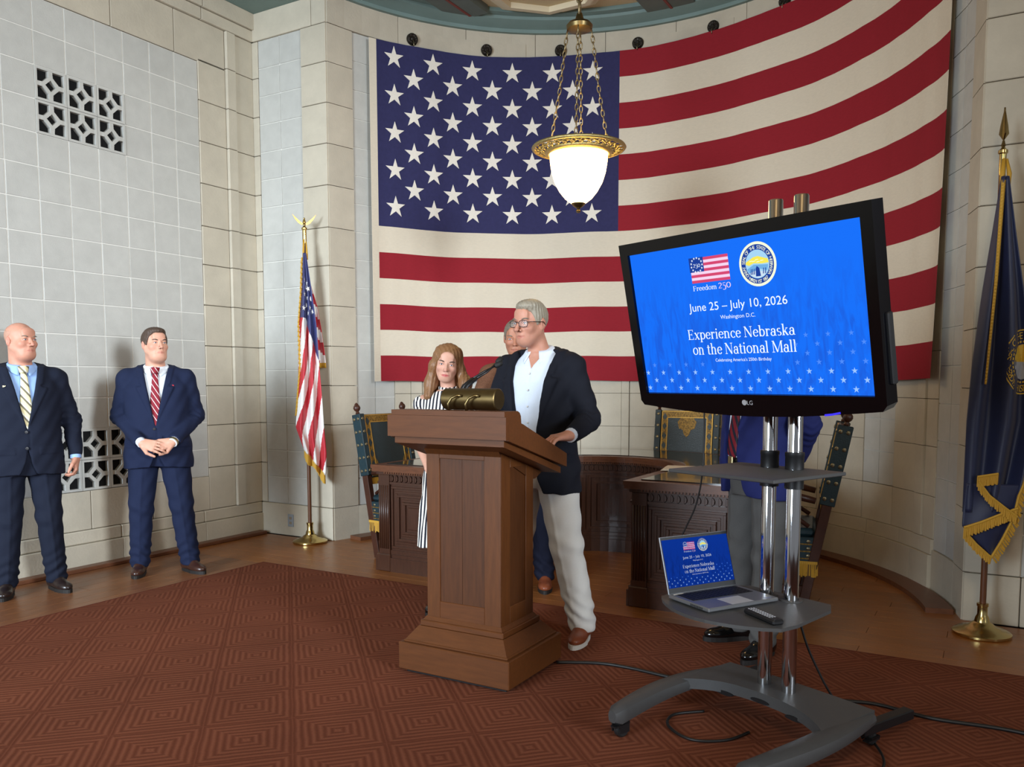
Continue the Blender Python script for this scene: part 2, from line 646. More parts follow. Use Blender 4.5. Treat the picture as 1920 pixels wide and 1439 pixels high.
# ---------------------------------------------------------------- front wall on both sides of the niche
for side, nm in ((-1, 'wall_front_left'), (1, 'wall_front_right')):
    ed = OPL if side < 0 else OPR
    far = WX if side < 0 else 3.0
    xa, xb = (far, ed) if side < 0 else (ed, far)
    w = struct(MB().box(xa - (0.3 if side < 0 else -.035), xb - (0.035 if side < 0 else -0.3), FY + 0.035, FY + 0.38, 0, 5.0).build(nm, 'stone_joint'))

    def bx(name, m, a, b, y0, y1, z0, z1, **k):
        """a, b: distance from the niche edge"""
        p, q = ed + side * a, ed + side * b
        boxpiece(name, m, w, min(p, q), max(p, q), y0, y1, z0, z1, **k)
    for k in range(len(COURSE) - 1):
        bx('stone', 'stone', 0, 0.285, FY - 0.012, FY + 0.07, COURSE[k] + J, COURSE[k + 1] - J)
    nx = 2 if side < 0 else 8
    tw = 0.262
    MB().box(*sorted((ed + side * 0.285, ed + side * (0.285 + nx * tw))), FY + 0.008, FY + 0.036, 0.29, ZF).build('mortar', 'tile_mortar', w)
    nr = 17
    th = (ZF - 0.29) / nr
    for c in range(nx):
        for r in range(nr):
            bx('tile', 'grey_tile', 0.289 + c * tw, 0.289 + (c + 1) * tw - .007, FY, FY + 0.03, 0.29 + r * th + .0035, 0.29 + (r + 1) * th - .0035)
    if side < 0:
        for k in range(len(COURSE) - 1):
            bx('stone', 'stone', 0.285 + 2 * tw + .002, abs(ed - far) + 0.0, FY - 0.004, FY + 0.036, COURSE[k] + J, COURSE[k + 1] - J)
    L1 = abs(far - ed)
    for a, b in ((0, 0.16), (0.16, L1 * 0.98)) if side < 0 else ((0, 0.16), (0.16, 0.9), (0.9, 1.8), (1.8, 3.0)):
        bx('stone', 'stone', a + (J if a else 0), b - J, FY - 0.012, FY + 0.07, ZF + J, ZT)
    for a, b in ((0, 0.29), (0.29, L1 * .98)) if side < 0 else ((0, 0.29), (0.29, 1.1), (1.1, 2.0), (2.0, 3.0)):
        bx('stone', 'stone', a + (J if a else 0), b - J, FY - 0.016, FY + 0.07, 0.0, 0.287)
outlet = thing('wall_outlet', 'small grey outlet plate low on the stone wall beside the striped flag', 'outlet', (-5.545, FY - 0.0175, 0.085))
MB().box(-.036, .036, -.006, .001, 0, .115, bev=.003).build('plate', 'plate_grey', outlet)
for zz in (.034, .078):
    MB().box(-.016, .016, -.0075, -.004, zz - .012, zz + .012, bev=.002).build('socket', 'stone_joint', outlet)

# ---------------------------------------------------------------- the niche's curved wall
wn = struct(arc_solid('wall_niche', PHI0, 180 - PHI0, AR + 0.03, AR + 0.34, 0, 5.0, 'stone_joint', n=60, smooth=False))
NZ = [0, 0.255, 0.36, 0.645, 0.98, 1.30, 1.62]
for side in (0, 1):
    def ap(name, m, p0, p1, r0, z0, z1):
        if side:
            p0, p1 = 180 - p1, 180 - p0
        arcpiece(name, m, wn, p0, p1, r0, AR + 0.032, z0, z1)
    for k in range(len(COURSE) - 1):
        ap('stone', 'stone', PHI0 + .05, 16.4, AR - 0.006, COURSE[k] + J, COURSE[k + 1] - J)
    ap('stone', 'stone', PHI0 + .05, 16.4, AR - 0.006, 0, 0.287)
    arc_solid('mortar', *((16.4, 25.6) if not side else (154.4, 163.6)), AR + 0.012, AR + 0.031, 0.29, ZF, 'tile_mortar', wn)
    for r in range(17):
        th = (ZF - .29) / 17
        for c in range(2):
            ap('tile', 'grey_tile', 16.48 + c * 4.55, 16.48 + (c + 1) * 4.55 - .14, AR + 0.004, 0.29 + r * th + .0035, 0.29 + (r + 1) * th - .0035)
    ap('stone', 'stone', 16.45, 25.5, AR - 0.006, 0, 0.287)
    # stones below the flag
    for k in range(len(NZ) - 1):
        z0, z1 = NZ[k], NZ[k + 1] - .004
        r0 = AR - (0.03 if k == 0 else 0.014 if k == 1 else 0.0)
        cuts = [25.6, 29.3, 31.8, 38.7, 46.8, 58, 68, 77.1, 78.9, 90] if k > 1 else [25.6, 31.8 + 4 * (k % 2), 45, 60, 75, 90]
        for a, b in zip(cuts[:-1], cuts[1:]):
            if k >= 3 and a == 38.7:
                continue
            rr = r0 - 0.014 if (a, b) in ((29.3, 31.8), (77.1, 78.9)) else r0
            ap('stone', 'stone', a + .06, b - .06, rr, z0, z1)
    arc_solid('mortar', *((38.7, 46.8) if not side else (133.2, 141.3)), AR + 0.012, AR + 0.031, NZ[3], NZ[6], 'tile_mortar', wn)
    for r in range(4):
        for c in range(2):
            ap('tile', 'grey_tile', 38.8 + c * 4.0, 42.7 + c * 4.0, AR + 0.004, NZ[3] + r * .244 + .003, NZ[3] + (r + 1) * .244 - .003)
ed = [PHI0 + .05] + [27 - 15.3 + 15.3 * k for k in range(1, 10)] + [180 - PHI0 - .05]
for a, b in zip(ed[:-1], ed[1:]):
    arcpiece('stone', 'stone', wn, a + .05, b - .05, AR - 0.012, AR + 0.032, ZF + J, ZT)
for a, b in ((31.0, 55.5), (76.0, 100.8), (121, 146)):
    arcpiece('inset_panel', 'stone', wn, a, b, AR - 0.020, AR - 0.010, ZF + .004, 4.598)
arc_solid('far_stretch', 25.6, 154.4, AR + 0.004, AR + 0.031, 1.62, ZF, 'stone', wn, n=40)
for p0, p1, nme in ((PHI0 + 3.5, 70, 'trim_2'), (110, 180 - PHI0 - 2.2, 'trim_3')):
    struct(arc_solid(nme, p0, p1, AR - 0.185, AR - 0.03, 0, 0.032, 'trim_wood', n=26, smooth=False))

# ---------------------------------------------------------------- ceiling
ceil = struct(MB().box(-6.3, 6.5, -6.5, FY + 0.02, 4.74, 5.0).build('ceiling', 'ceiling_plaster'))
cb = MB()
cb.box(WX - .02, 6.5, FY - 0.62, FY + 0.02, ZT, 4.75)
cb.box(WX - .02, WX + 0.62, -6.5, FY - 0.62, ZT, 4.75)
cb.build('border', 'teal_paint', ceil)
cb = MB()
cb.box(WX + .62, 6.5, FY - 0.70, FY - 0.62, 4.665, 4.75, bev=.01)
cb.box(WX + .62, WX + 0.70, -6.5, FY - 0.70, 4.665, 4.75, bev=.01)
cb.build('border_moulding', 'teal_paint', ceil)
pts = [(AC.x + 2.62 * math.cos(R(a)), AC.y + 2.62 * math.sin(R(a))) for a in range(0, 181, 5)]
pts = [(x, max(y, FY + .021)) for x, y in pts]
cn = struct(MB().prism(pts, 4.84, 5.0).build('ceiling_niche', 'ceiling_plaster'))
# moulded teal cornice around the niche
prof = [(AR + .02, ZT + .0), (AR - .05, ZT), (AR - .055, ZT + .03), (AR - .085, ZT + .045), (AR - .11, ZT + .055), (AR - .15, ZT + .08), (AR - .155, ZT + .105), (AR - .21, ZT + .115), (AR - .21, ZT + .155), (AR + .02, ZT + .155)]
vs, fs = [], []
NSEG = 72
for k in range(NSEG + 1):
    a = PHI0 - 1.0 + (182 - 2 * PHI0) * k / NSEG
    for r, z in prof:
        vs.append(arc_pt(a, r, z))
m = len(prof)
for k in range(NSEG):
    for q in range(m):
        q2 = (q + 1) % m
        fs.append((k * m + q, k * m + q2, (k + 1) * m + q2, (k + 1) * m + q))
MB().add(vs, fs).build('cornice', 'teal_paint', cn, smooth='auto')
for xc, hw in ((-4.32, .17), (-2.66, .22), (-0.84, .17)):
    y1 = AC.y + math.sqrt(max(0, (AR - .16) ** 2 - (xc - AC.x) ** 2))
    bmn = MB().box(xc - hw, xc + hw, FY + .03, y1 + .06, 4.765, 4.845).build('beam', 'beam_paint', cn)
    MB().box(xc - .012, xc + .012, FY + .03, y1 + .03, 4.760, 4.766).build('stripe', 'beam_red', bmn)
for xc in (-3.50, -1.75):
    for rr, z0, z1, mm in ((.60, 4.815, 4.842, 'ceiling_trim'), (.53, 4.79, 4.842, 'ceiling_trim')):
        b = MB()
        ro, ri = rr, rr - .055
        vs = []
        for k in range(8):
            a = PI / 8 + k * PI / 4
            for r_, z_ in ((ro, z0), (ri, z0), (ri, z1), (ro, z1)):
                vs.append((xc + r_ * math.cos(a), 6.62 + r_ * math.sin(a), z_))
        fs = [(k * 4 + q, ((k + 1) % 8) * 4 + q, ((k + 1) % 8) * 4 + (q + 1) % 4, k * 4 + (q + 1) % 4) for k in range(8) for q in range(4)]
        b.add(vs, fs).build('octagon_moulding', mm, cn)
# ---------------------------------------------------------------- materials of the things
mat('flag_red', (144, 36, 46), 0.85, noise=(30, 0.08), bump=(400, 0.15), stretch=(1, 1, 4), spec=0.15)
mat('flag_white', (216, 206, 186), 0.85, noise=(30, 0.05), bump=(400, 0.15), stretch=(1, 1, 4), spec=0.15)
mat('flag_navy', (52, 52, 90), 0.85, noise=(30, 0.1), bump=(400, 0.15), spec=0.15)
mat('star_white', (232, 226, 214), 0.8, noise=(120, 0.08), spec=0.15)
mat('satin_red', (190, 28, 44), 0.5, noise=(30, 0.1), sheen=0.2)
mat('satin_white', (238, 236, 232), 0.5, noise=(30, 0.04), sheen=0.2)
mat('satin_blue', (34, 42, 98), 0.5, noise=(30, 0.1), sheen=0.2)
mat('satin_navy', (24, 32, 66), 0.5, noise=(20, 0.12), sheen=0.15)
mat('gold_fringe', (206, 158, 50), 0.6, noise=(300, 0.3), stretch=(6, 6, 1), bump=(500, 0.3))
mat('brass', (196, 172, 112), 0.2, 1.0, noise=(20, 0.08))
mat('brass_dull', (132, 114, 76), 0.35, 1.0, noise=(40, 0.15))
mat('gilt', (200, 182, 122), 0.35, 0.9, noise=(120, 0.35), bump=(200, 0.4))
mat('chain_metal', (150, 134, 100), 0.4, 0.9)
mat('pole_wood', (100, 62, 38), 0.4, noise=(30, 0.2), stretch=(4, 4, .6))
mat('podium_wood', (90, 50, 19), 0.46, noise=(9, 0.2), stretch=(6, 6, .7), bump=(60, 0.02), spec=0.35, coords='obj')
mat('podium_wood_flat', (90, 50, 20), 0.46, noise=(9, 0.18), stretch=(.8, 6, 7), bump=(60, 0.02), spec=0.35, coords='obj')
mat('podium_panel', (76, 41, 15), 0.48, noise=(10, 0.25), stretch=(8, 8, .6), bump=(60, 0.03), spec=0.35, coords='obj')
mat('desk_wood', (64, 36, 22), 0.35, noise=(12, 0.25), stretch=(5, 5, 1), coat=0.2)
mat('desk_wood_light', (100, 58, 34), 0.35, noise=(12, 0.25), stretch=(2, 5, 5), coat=0.2)
mat('desk_glass', (14, 12, 11), 0.04, spec=0.9, coat=1.0)
mat('chair_wood', (66, 36, 24), 0.4, noise=(20, 0.2))
mat('teal_leather', (28, 50, 57), 0.42, noise=(25, 0.15), bump=(120, 0.15))
mat('dark_leather', (38, 54, 58), 0.32, noise=(25, 0.15), bump=(120, 0.15))
mat('gold_tool', (178, 138, 62), 0.45, 0.5, noise=(90, 0.5), c2=(60, 48, 26))
mat('gold_line', (206, 162, 78), 0.4, 0.6)
mat('stud', (150, 140, 112), 0.35, 0.9)
mat('chrome', (206, 206, 208), 0.07, 1.0)
mat('black_gloss', (6, 6, 9), 0.15, spec=0.3)
mat('black_plastic', (16, 16, 18), 0.45)
mat('cart_grey', (66, 66, 66), 0.5, noise=(40, 0.06), bump=(300, 0.08))
mat('cart_dark', (38, 38, 40), 0.5)
mat('laptop_silver', (140, 142, 146), 0.35, 0.7)
mat('laptop_dark', (24, 25, 28), 0.5)
mat('key_black', (14, 14, 16), 0.45)
mat('paper', (226, 220, 204), 0.8)
mat('cable_black', (18, 17, 17), 0.5)
mat('rubber', (20, 20, 20), 0.7)
mat('logo_grey', (170, 170, 174), 0.4)
mat('seal_gold', (214, 176, 60), 0.6, noise=(200, 0.25))
mat('seal_grey', (170, 172, 176), 0.6)
lampm = emission('lamp_glass', (255, 206, 134), 11.5)


# ---------------------------------------------------------------- the great flag on the niche wall
FPH0, FPH1 = 19.7, 156.9


def big_flag(f, h, off=0.0):
    ph = FPH0 + f * (FPH1 - FPH0)
    zt = 4.425 + 0.165 * f
    zb = 1.412 + 0.018 * f + 0.005 * math.sin(f * 40)
    z = zt + (zb - zt) * h
    z += 0.006 * math.sin(f * 23) * (1 - h)
    r = AR - 0.055 + 0.004 * math.sin(ph * 0.33 + h * 1.2) + 0.0035 * math.sin(ph * 0.71 - h * 2) * (.3 + .7 * h) + 0.0016 * math.sin(ph * 1.37 + h * 3)
    if f < 0.05:
        r -= (0.05 - f) * 0.5 * h
    if f > 0.97:
        r -= (f - 0.97) * 1.5 * h * h
        ph += 1.1 * (1 - h) * (f - 0.97) / 0.03 * 0.0
    return arc_pt(ph, r - off, z)


flag = thing('wall_flag', 'huge stars and stripes flag stretched across the curved stone wall', 'flag', tuple(arc_pt(88, AR - .05, 1.42)))
fo = Vector(flag.location)


def fpart(name, f0, f1, h0, h1, m, nu, nv, off=0.0, parent=None):
    b = MB().grid(lambda u, v: big_flag(f0 + (f1 - f0) * u, h0 + (h1 - h0) * v, off) - fo, nu, nv, thick=0.002)
    return b.build(name, m, parent or flag, smooth='auto')


CF = (76.2 - FPH0) / (FPH1 - FPH0)
fpart('heading', 0.0, 0.0125, 0, 1, 'flag_white', 2, 26)
canton = fpart('canton', 0.0125, CF, 0, 7 / 13, 'flag_navy', 44, 16)
for k in range(13):
    f0 = CF if k < 7 else 0.0125
    fpart('stripe', f0, 1.0, k / 13, (k + 1) / 13, 'flag_red' if k % 2 == 0 else 'flag_white', 60 if k < 7 else 96, 3)
for row in range(9):
    n = 6 if row % 2 == 0 else 5
    for c in range(n):
        ph = 25.5 + 4.48 * (2 * c + (row % 2)) * 1.0
        f = (ph - FPH0) / (FPH1 - FPH0)
        zt, zb = 4.425 + 0.165 * f, 1.412 + 0.018 * f
        z = 4.302 - 0.1645 * row + 0.0004 * (ph - 25)
        pts = star_poly(0.099)
        vs = []
        for o_, push in ((0.0065, 0.0), (0.0025, 0.0)):
            vs.append(big_flag(f, (zt - z) / (zt - zb), o_) - fo)
            for (a, b) in pts:
                ff = f + a / (AR - .05) / R(FPH1 - FPH0)
                vs.append(big_flag(ff, (zt - z - b) / (zt - zb), o_) - fo)
        fs = [(0, 1 + k, 1 + (k + 1) % 10) for k in range(10)] + [(11, 12 + (k + 1) % 10, 12 + k) for k in range(10)]
        fs += [(1 + k, 12 + k, 12 + (k + 1) % 10, 1 + (k + 1) % 10) for k in range(10)]
        MB().add(vs, fs).build('star', 'star_white', canton)

ordn = ['first', 'second', 'third', 'fourth', 'fifth', 'sixth']
rb = MB()
rb.lathe([(0, -.034), (.012, -.034), (.02, -.026), (.026, -.026), (.034, -.03), (.045, -.028), (.052, -.02), (.054, 0.0)], 24)
for k in range(6):
    a = k * PI / 3
    rb.sphere((.035 * math.cos(a), .035 * math.sin(a), -.027), (.012, .012, .008), 8, 5)
rmesh = rb.mesh('disc')
hk = MB().tube([(0, -.02, 0), (0, -.035, -.03), (0, -.045, -.062), (0, -.03, -.07)], .004, 6).mesh('hook')
for k, (ph, z) in enumerate(((30.1, 4.515), (46.8, 4.52), (63.1, 4.54), (80.0, 4.552), (96.4, 4.564), (112.1, 4.58))):
    t = thing('bronze_rosette', 'dark round bronze rosette above the great flag, %s from the left' % ordn[k], 'rosette', tuple(arc_pt(ph, AR - .021, z)), R(90 - ph), 'bronze rosettes holding the great flag')
    # turned so that its back lies on the wall
    t.rotation_euler = (0, 0, R(90 - ph))
    d = link('disc', rmesh, 'bronze_dark', t, smooth='auto', rot=(-PI / 2, 0, 0))
    link('hook', hk, 'stud', t, smooth=True)

# ---------------------------------------------------------------- pendant lamp
PL = Vector((-2.60, 5.44, 2.60))
lamp = thing('pendant_lamp', 'glowing white glass bowl pendant lamp with pierced gilt rim hanging on chains', 'lamp', tuple(PL))
bowl = [(0.012, .058), (.05, .066), (.095, .10), (.135, .15), (.168, .21), (.19, .28), (.201, .35), (.205, .43)]
MB().lathe(bowl, 40).build('bowl', 'lamp_glass', lamp, smooth=True)
MB().lathe([(0, 0), (.012, .002), (.017, .014), (.012, .026), (.008, .03), (.02, .036), (.042, .052), (.05, .066), (.0, .07)], 20).build('finial', 'brass_dull', lamp, smooth='auto')
rim = MB()
rim.lathe([(.206, .40), (.218, .395), (.235, .41), (.24, .418), (.235, .43), (.21, .435), (.206, .40)], 48)
rim.lathe([(.312, .432), (.325, .436), (.332, .445), (.325, .456), (.312, .454), (.308, .442), (.312, .432)], 48)
rmo = rim.build('rim', 'gilt', lamp, smooth=True)
sc = MB()
for k in range(28):
    a = 2 * PI * k / 28
    ca, sa = math.cos(a), math.sin(a)
    pts = []
    for q in range(11):
        w = q / 10
        ang = a + 0.11 * math.sin(w * 2 * PI)
        rr = .236 + .076 * w
        pts.append((rr * math.cos(ang), rr * math.sin(ang), .422 + .022 * w))
    sc.tube(pts, .0065, 5)
    rr = .274
    sc.tube([(rr * math.cos(a + .11) + .019 * math.cos(q * PI / 4), rr * math.sin(a + .11) + .019 * math.sin(q * PI / 4), .434) for q in range(9)], .005, 5)
    sc.tube([(.255 * math.cos(a + .05 * q / 4 + .0) , .255 * math.sin(a + .05 * q / 4), .428) for q in range(5)], .005, 5)
sc.build('scrollwork', 'gilt', rmo, smooth=True)
MB().lathe([(.0, 1.235), (.05, 1.235), (.088, 1.25), (.092, 1.275), (.075, 1.295), (.05, 1.30), (.03, 1.32), (.018, 1.36), (0, 1.362)], 28).build('canopy', 'brass_dull', lamp, smooth='auto')


def chain(pts, pitch, r, lw):
    """links of a chain along a polyline, every other link turned by 90 degrees"""
    b = MB()
    P = [Vector(p) for p in pts]
    seg = [(P[i + 1] - P[i]).length for i in range(len(P) - 1)]
    tot = sum(seg)
    n = int(tot / pitch)
    for k in range(n):
        s = (k + .5) / n * tot
        i = 0
        while i < len(seg) - 1 and s > seg[i]:
            s -= seg[i]
            i += 1
        c = P[i].lerp(P[i + 1], s / seg[i])
        d = (P[i + 1] - P[i]).normalized()
        sd = d.cross(Vector((0, 1, 0.05)) if k % 2 else Vector((1, 0.3, 0))).normalized()
        hl = pitch * 0.66
        ring = [c + d * (hl * math.cos(2 * PI * q / 10)) + sd * (lw * math.sin(2 * PI * q / 10)) for q in range(11)]
        b.tube(ring, r, 5, caps=False)
    return b


for k in range(4):
    a = R(20) + k * PI / 2
    p0 = (.085 * math.cos(a), .085 * math.sin(a), 1.24)
    p1 = (.205 * math.cos(a), .205 * math.sin(a), .45)
    mid = ((p0[0] + p1[0]) / 2 - .008 * math.cos(a), (p0[1] + p1[1]) / 2 - .008 * math.sin(a), (p0[2] + p1[2]) / 2)
    chain([p0, mid, p1], .040, .0042, .012).build('chain', 'chain_metal', lamp, smooth=True)
chain([(0, 0, 1.35), (0, 0, 2.17)], .085, .0085, .026).build('top_chain', 'chain_metal', lamp, smooth=True)
MB().lathe([(.07, 2.165), (.065, 2.14), (.03, 2.13), (0, 2.13)], 20).build('ceiling_rose', 'brass_dull', lamp, smooth='auto')

# ---------------------------------------------------------------- podium
PX0, PX1, PY0_, PY1_ = -2.457, -1.839, 3.155, 3.682
pc = Vector(((PX0 + PX1) / 2, (PY0_ + PY1_) / 2, CZ))
pod = thing('podium', 'wooden speaking podium with panelled column and sloping top', 'podium', tuple(pc))
hx, hy = (PX1 - PX0) / 2, (PY1_ - PY0_) / 2
cx0, cx1, cy0, cy1 = -2.357 - pc.x, -1.940 - pc.x, 3.258 - pc.y, 3.568 - pc.y
MB().box(-hx + .03, hx - .03, -hy + .03, hy - .03, 0, .03).build('feet_plate', 'black_plastic', pod)
MB().box(-hx, hx, -hy, hy, .018, .150, bev=.004).build('base_block', 'podium_wood_flat', pod)


def frustum(b, r0, r1, z0, z1):
    vs = [(r0[0], r0[2], z0), (r0[1], r0[2], z0), (r0[1], r0[3], z0), (r0[0], r0[3], z0), (r1[0], r1[2], z1), (r1[1], r1[2], z1), (r1[1], r1[3], z1), (r1[0], r1[3], z1)]
    return b.add(vs, [(0, 3, 2, 1), (4, 5, 6, 7), (0, 1, 5, 4), (1, 2, 6, 5), (2, 3, 7, 6), (3, 0, 4, 7)])


bmo = MB()
bmo.box(-hx + .018, hx - .018, -hy + .018, hy - .018, .149, .160, bev=.003)
frustum(bmo, (-hx + .024, hx - .024, -hy + .024, hy - .024), (cx0 - .03, cx1 + .03, cy0 - .03, cy1 + .03), .159, .222)
bmo.build('base_slope', 'podium_wood_flat', pod)
cm_ = MB()
cm_.box(cx0 - .026, cx1 + .026, cy0 - .026, cy1 + .026, .221, .250, bev=.004)
frustum(cm_, (cx0 - .016, cx1 + .016, cy0 - .016, cy1 + .016), (cx0 - .002, cx1 + .002, cy0 - .002, cy1 + .002), .249, .268)
cm_.build('base_collar', 'podium_wood_flat', pod)
MB().box(cx0 + .012, cx1 - .012, cy0 + .012, cy1 - .012, .26, 1.125).build('column_core', 'podium_panel', pod)
# frame and panel faces: front, back, right, left
sw = .062
zb0, zb1 = .262, 1.125
for fy, nrm in ((cy0, -1), (cy1, 1)):
    y0, y1 = (fy, fy + .012) if nrm < 0 else (fy - .012, fy)
    MB().box(cx0, cx0 + .075, y0, y1 + (.0 if nrm < 0 else 0), zb0, zb1, bev=.002).build('stile', 'podium_wood', pod)
    MB().box(cx1 - .09, cx1, y0, y1, zb0, zb1, bev=.002).build('stile', 'podium_wood', pod)
    MB().box(cx0 + .075, cx1 - .09, y0, y1, zb1 - .085, zb1, bev=.002).build('rail', 'podium_wood_flat', pod)
    MB().box(cx0 + .075, cx1 - .09, y0, y1, zb0, zb0 + .085, bev=.002).build('rail', 'podium_wood_flat', pod)
    pw = (cx1 - .09 - cx0 - .075) / 2
    for q in range(2):
        yy = (fy + .007, fy + .0125) if nrm < 0 else (fy - .0125, fy - .007)
        MB().box(cx0 + .076 + q * pw, cx0 + .0745 + (q + 1) * pw, *yy, zb0 + .085, zb1 - .085).build('panel', 'podium_panel', pod)
for fx_, nrm in ((cx0, -1), (cx1, 1)):
    x0, x1 = (fx_ - .0005, fx_ + .012) if nrm < 0 else (fx_ - .012, fx_ + .0005)
    MB().box(x0, x1, cy0 + .0005, cy0 + .085, zb0, zb1, bev=.002).build('stile', 'podium_wood', pod)
    MB().box(x0, x1, cy1 - .075, cy1 - .0005, zb0, zb1, bev=.002).build('stile', 'podium_wood', pod)
    MB().box(x0, x1, cy0 + .085, cy1 - .075, zb1 - .12, zb1, bev=.002).build('rail', 'podium_wood', pod)
    MB().box(x0, x1, cy0 + .085, cy1 - .075, zb0, zb0 + .085, bev=.002).build('rail', 'podium_wood', pod)
    xx = (fx_ + .007, fx_ + .0125) if nrm < 0 else (fx_ - .0125, fx_ - .007)
    MB().box(*xx, cy0 + .086, cy1 - .076, zb0 + .085, zb1 - .12).build('panel', 'podium_panel', pod)
# sloping head: outer box, step below, raised ledge at the audience side
tz = -CZ


def py(v):
    return v - pc.y


tx0, tx1 = -2.472 - pc.x, -1.826 - pc.x
ya, yb = py(3.110), py(3.705)
hd = MB()
hd.prism([(ya, 1.150), (ya, 1.250), (ya + .024, 1.250), (ya + .024, 1.150)], tx0, tx1, axis='x')
hd.build('front_board', 'podium_wood_flat', pod)
for q, xx in enumerate(((tx0, tx0 + .022), (tx1 - .022, tx1))):
    MB().prism([(ya + .0245, 1.146), (ya + .0245, 1.250), (ya + .15, 1.215), (yb, 1.050), (yb, .985)], *xx, axis='x').build('cheek', 'podium_wood_flat', pod)
MB().prism([(ya + .03, 1.16), (ya + .03, 1.195), (yb, 1.028), (yb, .99)], tx0 + .0225, tx1 - .0225, axis='x').build('reading_board', 'podium_wood_flat', pod)
MB().prism([(ya + .012, 1.2505), (ya + .012, 1.274), (ya + .128, 1.274), (ya + .146, 1.266), (ya + .157, 1.25), (ya + .162, 1.213), (ya + .162, 1.18), (ya + .026, 1.20), (ya + .026, 1.2505)], tx0 + .014, tx1 - .014, axis='x').build('top_ledge', 'podium_wood_flat', pod)
MB().prism([(ya + .024, 1.118), (ya + .024, 1.149), (ya + .03, 1.149), (yb - .02, .984), (yb - .02, .953)], tx0 + .024, tx1 - .024, axis='x').build('under_step', 'podium_wood_flat', pod)
und = MB()
und.prism([(cy0 - .02, 1.09), (ya + .05, 1.117), (yb - .05, .958), (cy1 + .02, .93), (cy1 - .02, .93), (cy0, 1.06)], cx0 - .0, cx1 + .0, axis='x')
und.build('neck_block', 'podium_panel', pod)

# reading lamp and microphones on the podium
mat('lamp_bronze', (112, 94, 60), 0.38, 0.95, noise=(40, 0.12))
rl = thing('podium_lamp', 'brass tube reading lamp on the podium top', 'lamp', (-2.085, 3.225, 1.2845))
MB().lathe([(0, -.145), (.046, -.145), (.05, -.141), (.05, .141), (.046, .145), (0, .145)], 28, M=Matrix.Translation((0, .02, .050)) @ Matrix.Rotation(PI / 2, 4, 'Y')).build('shade', 'lamp_bronze', rl, smooth='auto')
for q in (-.075, .02):
    MB().tube([(q, -.06, 0.0), (q - .002, -.064, .03), (q + .012, -.058, .055), (q + .034, -.045, .068), (q + .05, -.034, .066)], .0065, 8).build('bracket', 'brass_dull', rl, smooth=True)
for k, (dx, tip, lab) in enumerate(((-.012, (.098, .19, .205), 'black gooseneck microphone on the podium, the lower of the pair'), (.006, (.082, .20, .222), 'black gooseneck microphone on the podium, the higher of the pair'))):
    mc = thing('microphone', lab, 'microphone', (-2.166 + dx, 3.252 + .004 * k, 1.2845), 0, 'podium microphones')
    p = [Vector((0, 0, 0)), Vector((.002, .01, .06)), Vector((.015, .04, .11)), Vector((.035, .09, .145)), Vector((.064, .14, .177)), Vector(tip)]
    MB().tube([p[0], p[1], p[2], p[3]], [.010, .0095, .009, .008], 8).build('base_stem', 'black_plastic', mc, smooth=True)
    MB().tube([p[3], p[4], p[5]], [.0055, .005, .0045], 8).build('gooseneck', 'black_plastic', mc, smooth=True)
    d = (p[5] - p[4]).normalized()
    MB().tube([p[5] - d * .004, p[5], p[5] + d * .012, p[5] + d * .034, p[5] + d * .04], [.006, .012, .014, .0135, .006], 10).build('capsule', 'rubber', mc, smooth=True)

# ---------------------------------------------------------------- horseshoe desk
DC = (-2.60, 5.66)
DI, DO, DYF = (0.66, 0.74), (1.355, 1.40), 4.885
NA = 28


def desk_outline(off, DO):
    """closed outline, off > 0 grows the plan"""
    P = [(DC[0] - DO[0] - off, DYF - off)]
    P += [(DC[0] - (DO[0] + off) * math.cos(PI * k / NA), DC[1] + (DO[1] + off) * math.sin(PI * k / NA)) for k in range(NA + 1)]
    P += [(DC[0] + DO[0] + off, DYF - off), (DC[0] + DI[0] - off, DYF - off)]
    P += [(DC[0] + (DI[0] - off) * math.cos(PI * k / NA), DC[1] + (DI[1] - off) * math.sin(PI * k / NA)) for k in range(NA + 1)]
    P += [(DC[0] - DI[0] + off, DYF - off)]
    return P


def slab(off, z0, z1, low=True):
    """a layer of the desk; the body below the worktop is shallow so that chairs can be tucked in"""
    P = desk_outline(off, (DI[0] + .34, DI[1] + .34) if low else DO)
    n = len(P)
    vs = [(x, y, z0) for x, y in P] + [(x, y, z1) for x, y in P]
    fs = [(i, (i + 1) % n, (i + 1) % n + n, i + n) for i in range(n)]
    # caps: strips between outer and inner outline
    o = list(range(0, NA + 3))
    inn = list(range(n - 1, NA + 2, -1))
    for a in range(len(o) - 1):
        fs.append((o[a] + n, o[a + 1] + n, inn[a + 1] + n, inn[a] + n))
        fs.append((o[a], inn[a], inn[a + 1], o[a + 1]))
    b = MB().add(vs, [f[::-1] for f in fs])
    if low:
        for s in (-1, 1):
            b.box(*sorted((DC[0] + s * (DI[0] + .34 + off), DC[0] + s * (DO[0] + off))), DYF - off, DYF + .26, z0, z1)
    return b


desk = thing('horseshoe_desk', 'dark carved horseshoe desk with glass covered top in front of the niche', 'desk', (0, 0, 0))
slab(0.0, 0.02, .745).build('carcass', 'desk_wood', desk)
slab(.030, 0.0, .105).build('plinth', 'desk_wood', desk)
slab(.020, .105, .130).build('plinth_step', 'desk_wood', desk)
slab(.010, .130, .160).build('plinth_step', 'desk_wood', desk)
slab(.016, .655, .672).build('frieze_bead', 'desk_wood', desk)
slab(.022, .725, .748).build('cornice', 'desk_wood', desk)
slab(.046, .748, .772, False).build('worktop', 'desk_wood_light', desk)
slab(.052, .772, .797, False).build('worktop', 'desk_wood_light', desk)
slab(-.035, .797, .803, False).build('glass_top', 'desk_glass', desk)
lf = MB()
lf.prism([(-.016, .012), (-.018, .03), (-.01, .046), (0, .052), (.01, .046), (.018, .03), (.016, .012), (0, 0)], -.014, .001, axis='y')
lf.box(-.002, .002, -.018, -.012, .004, .048)
leaf = lf.mesh('carved_leaf')
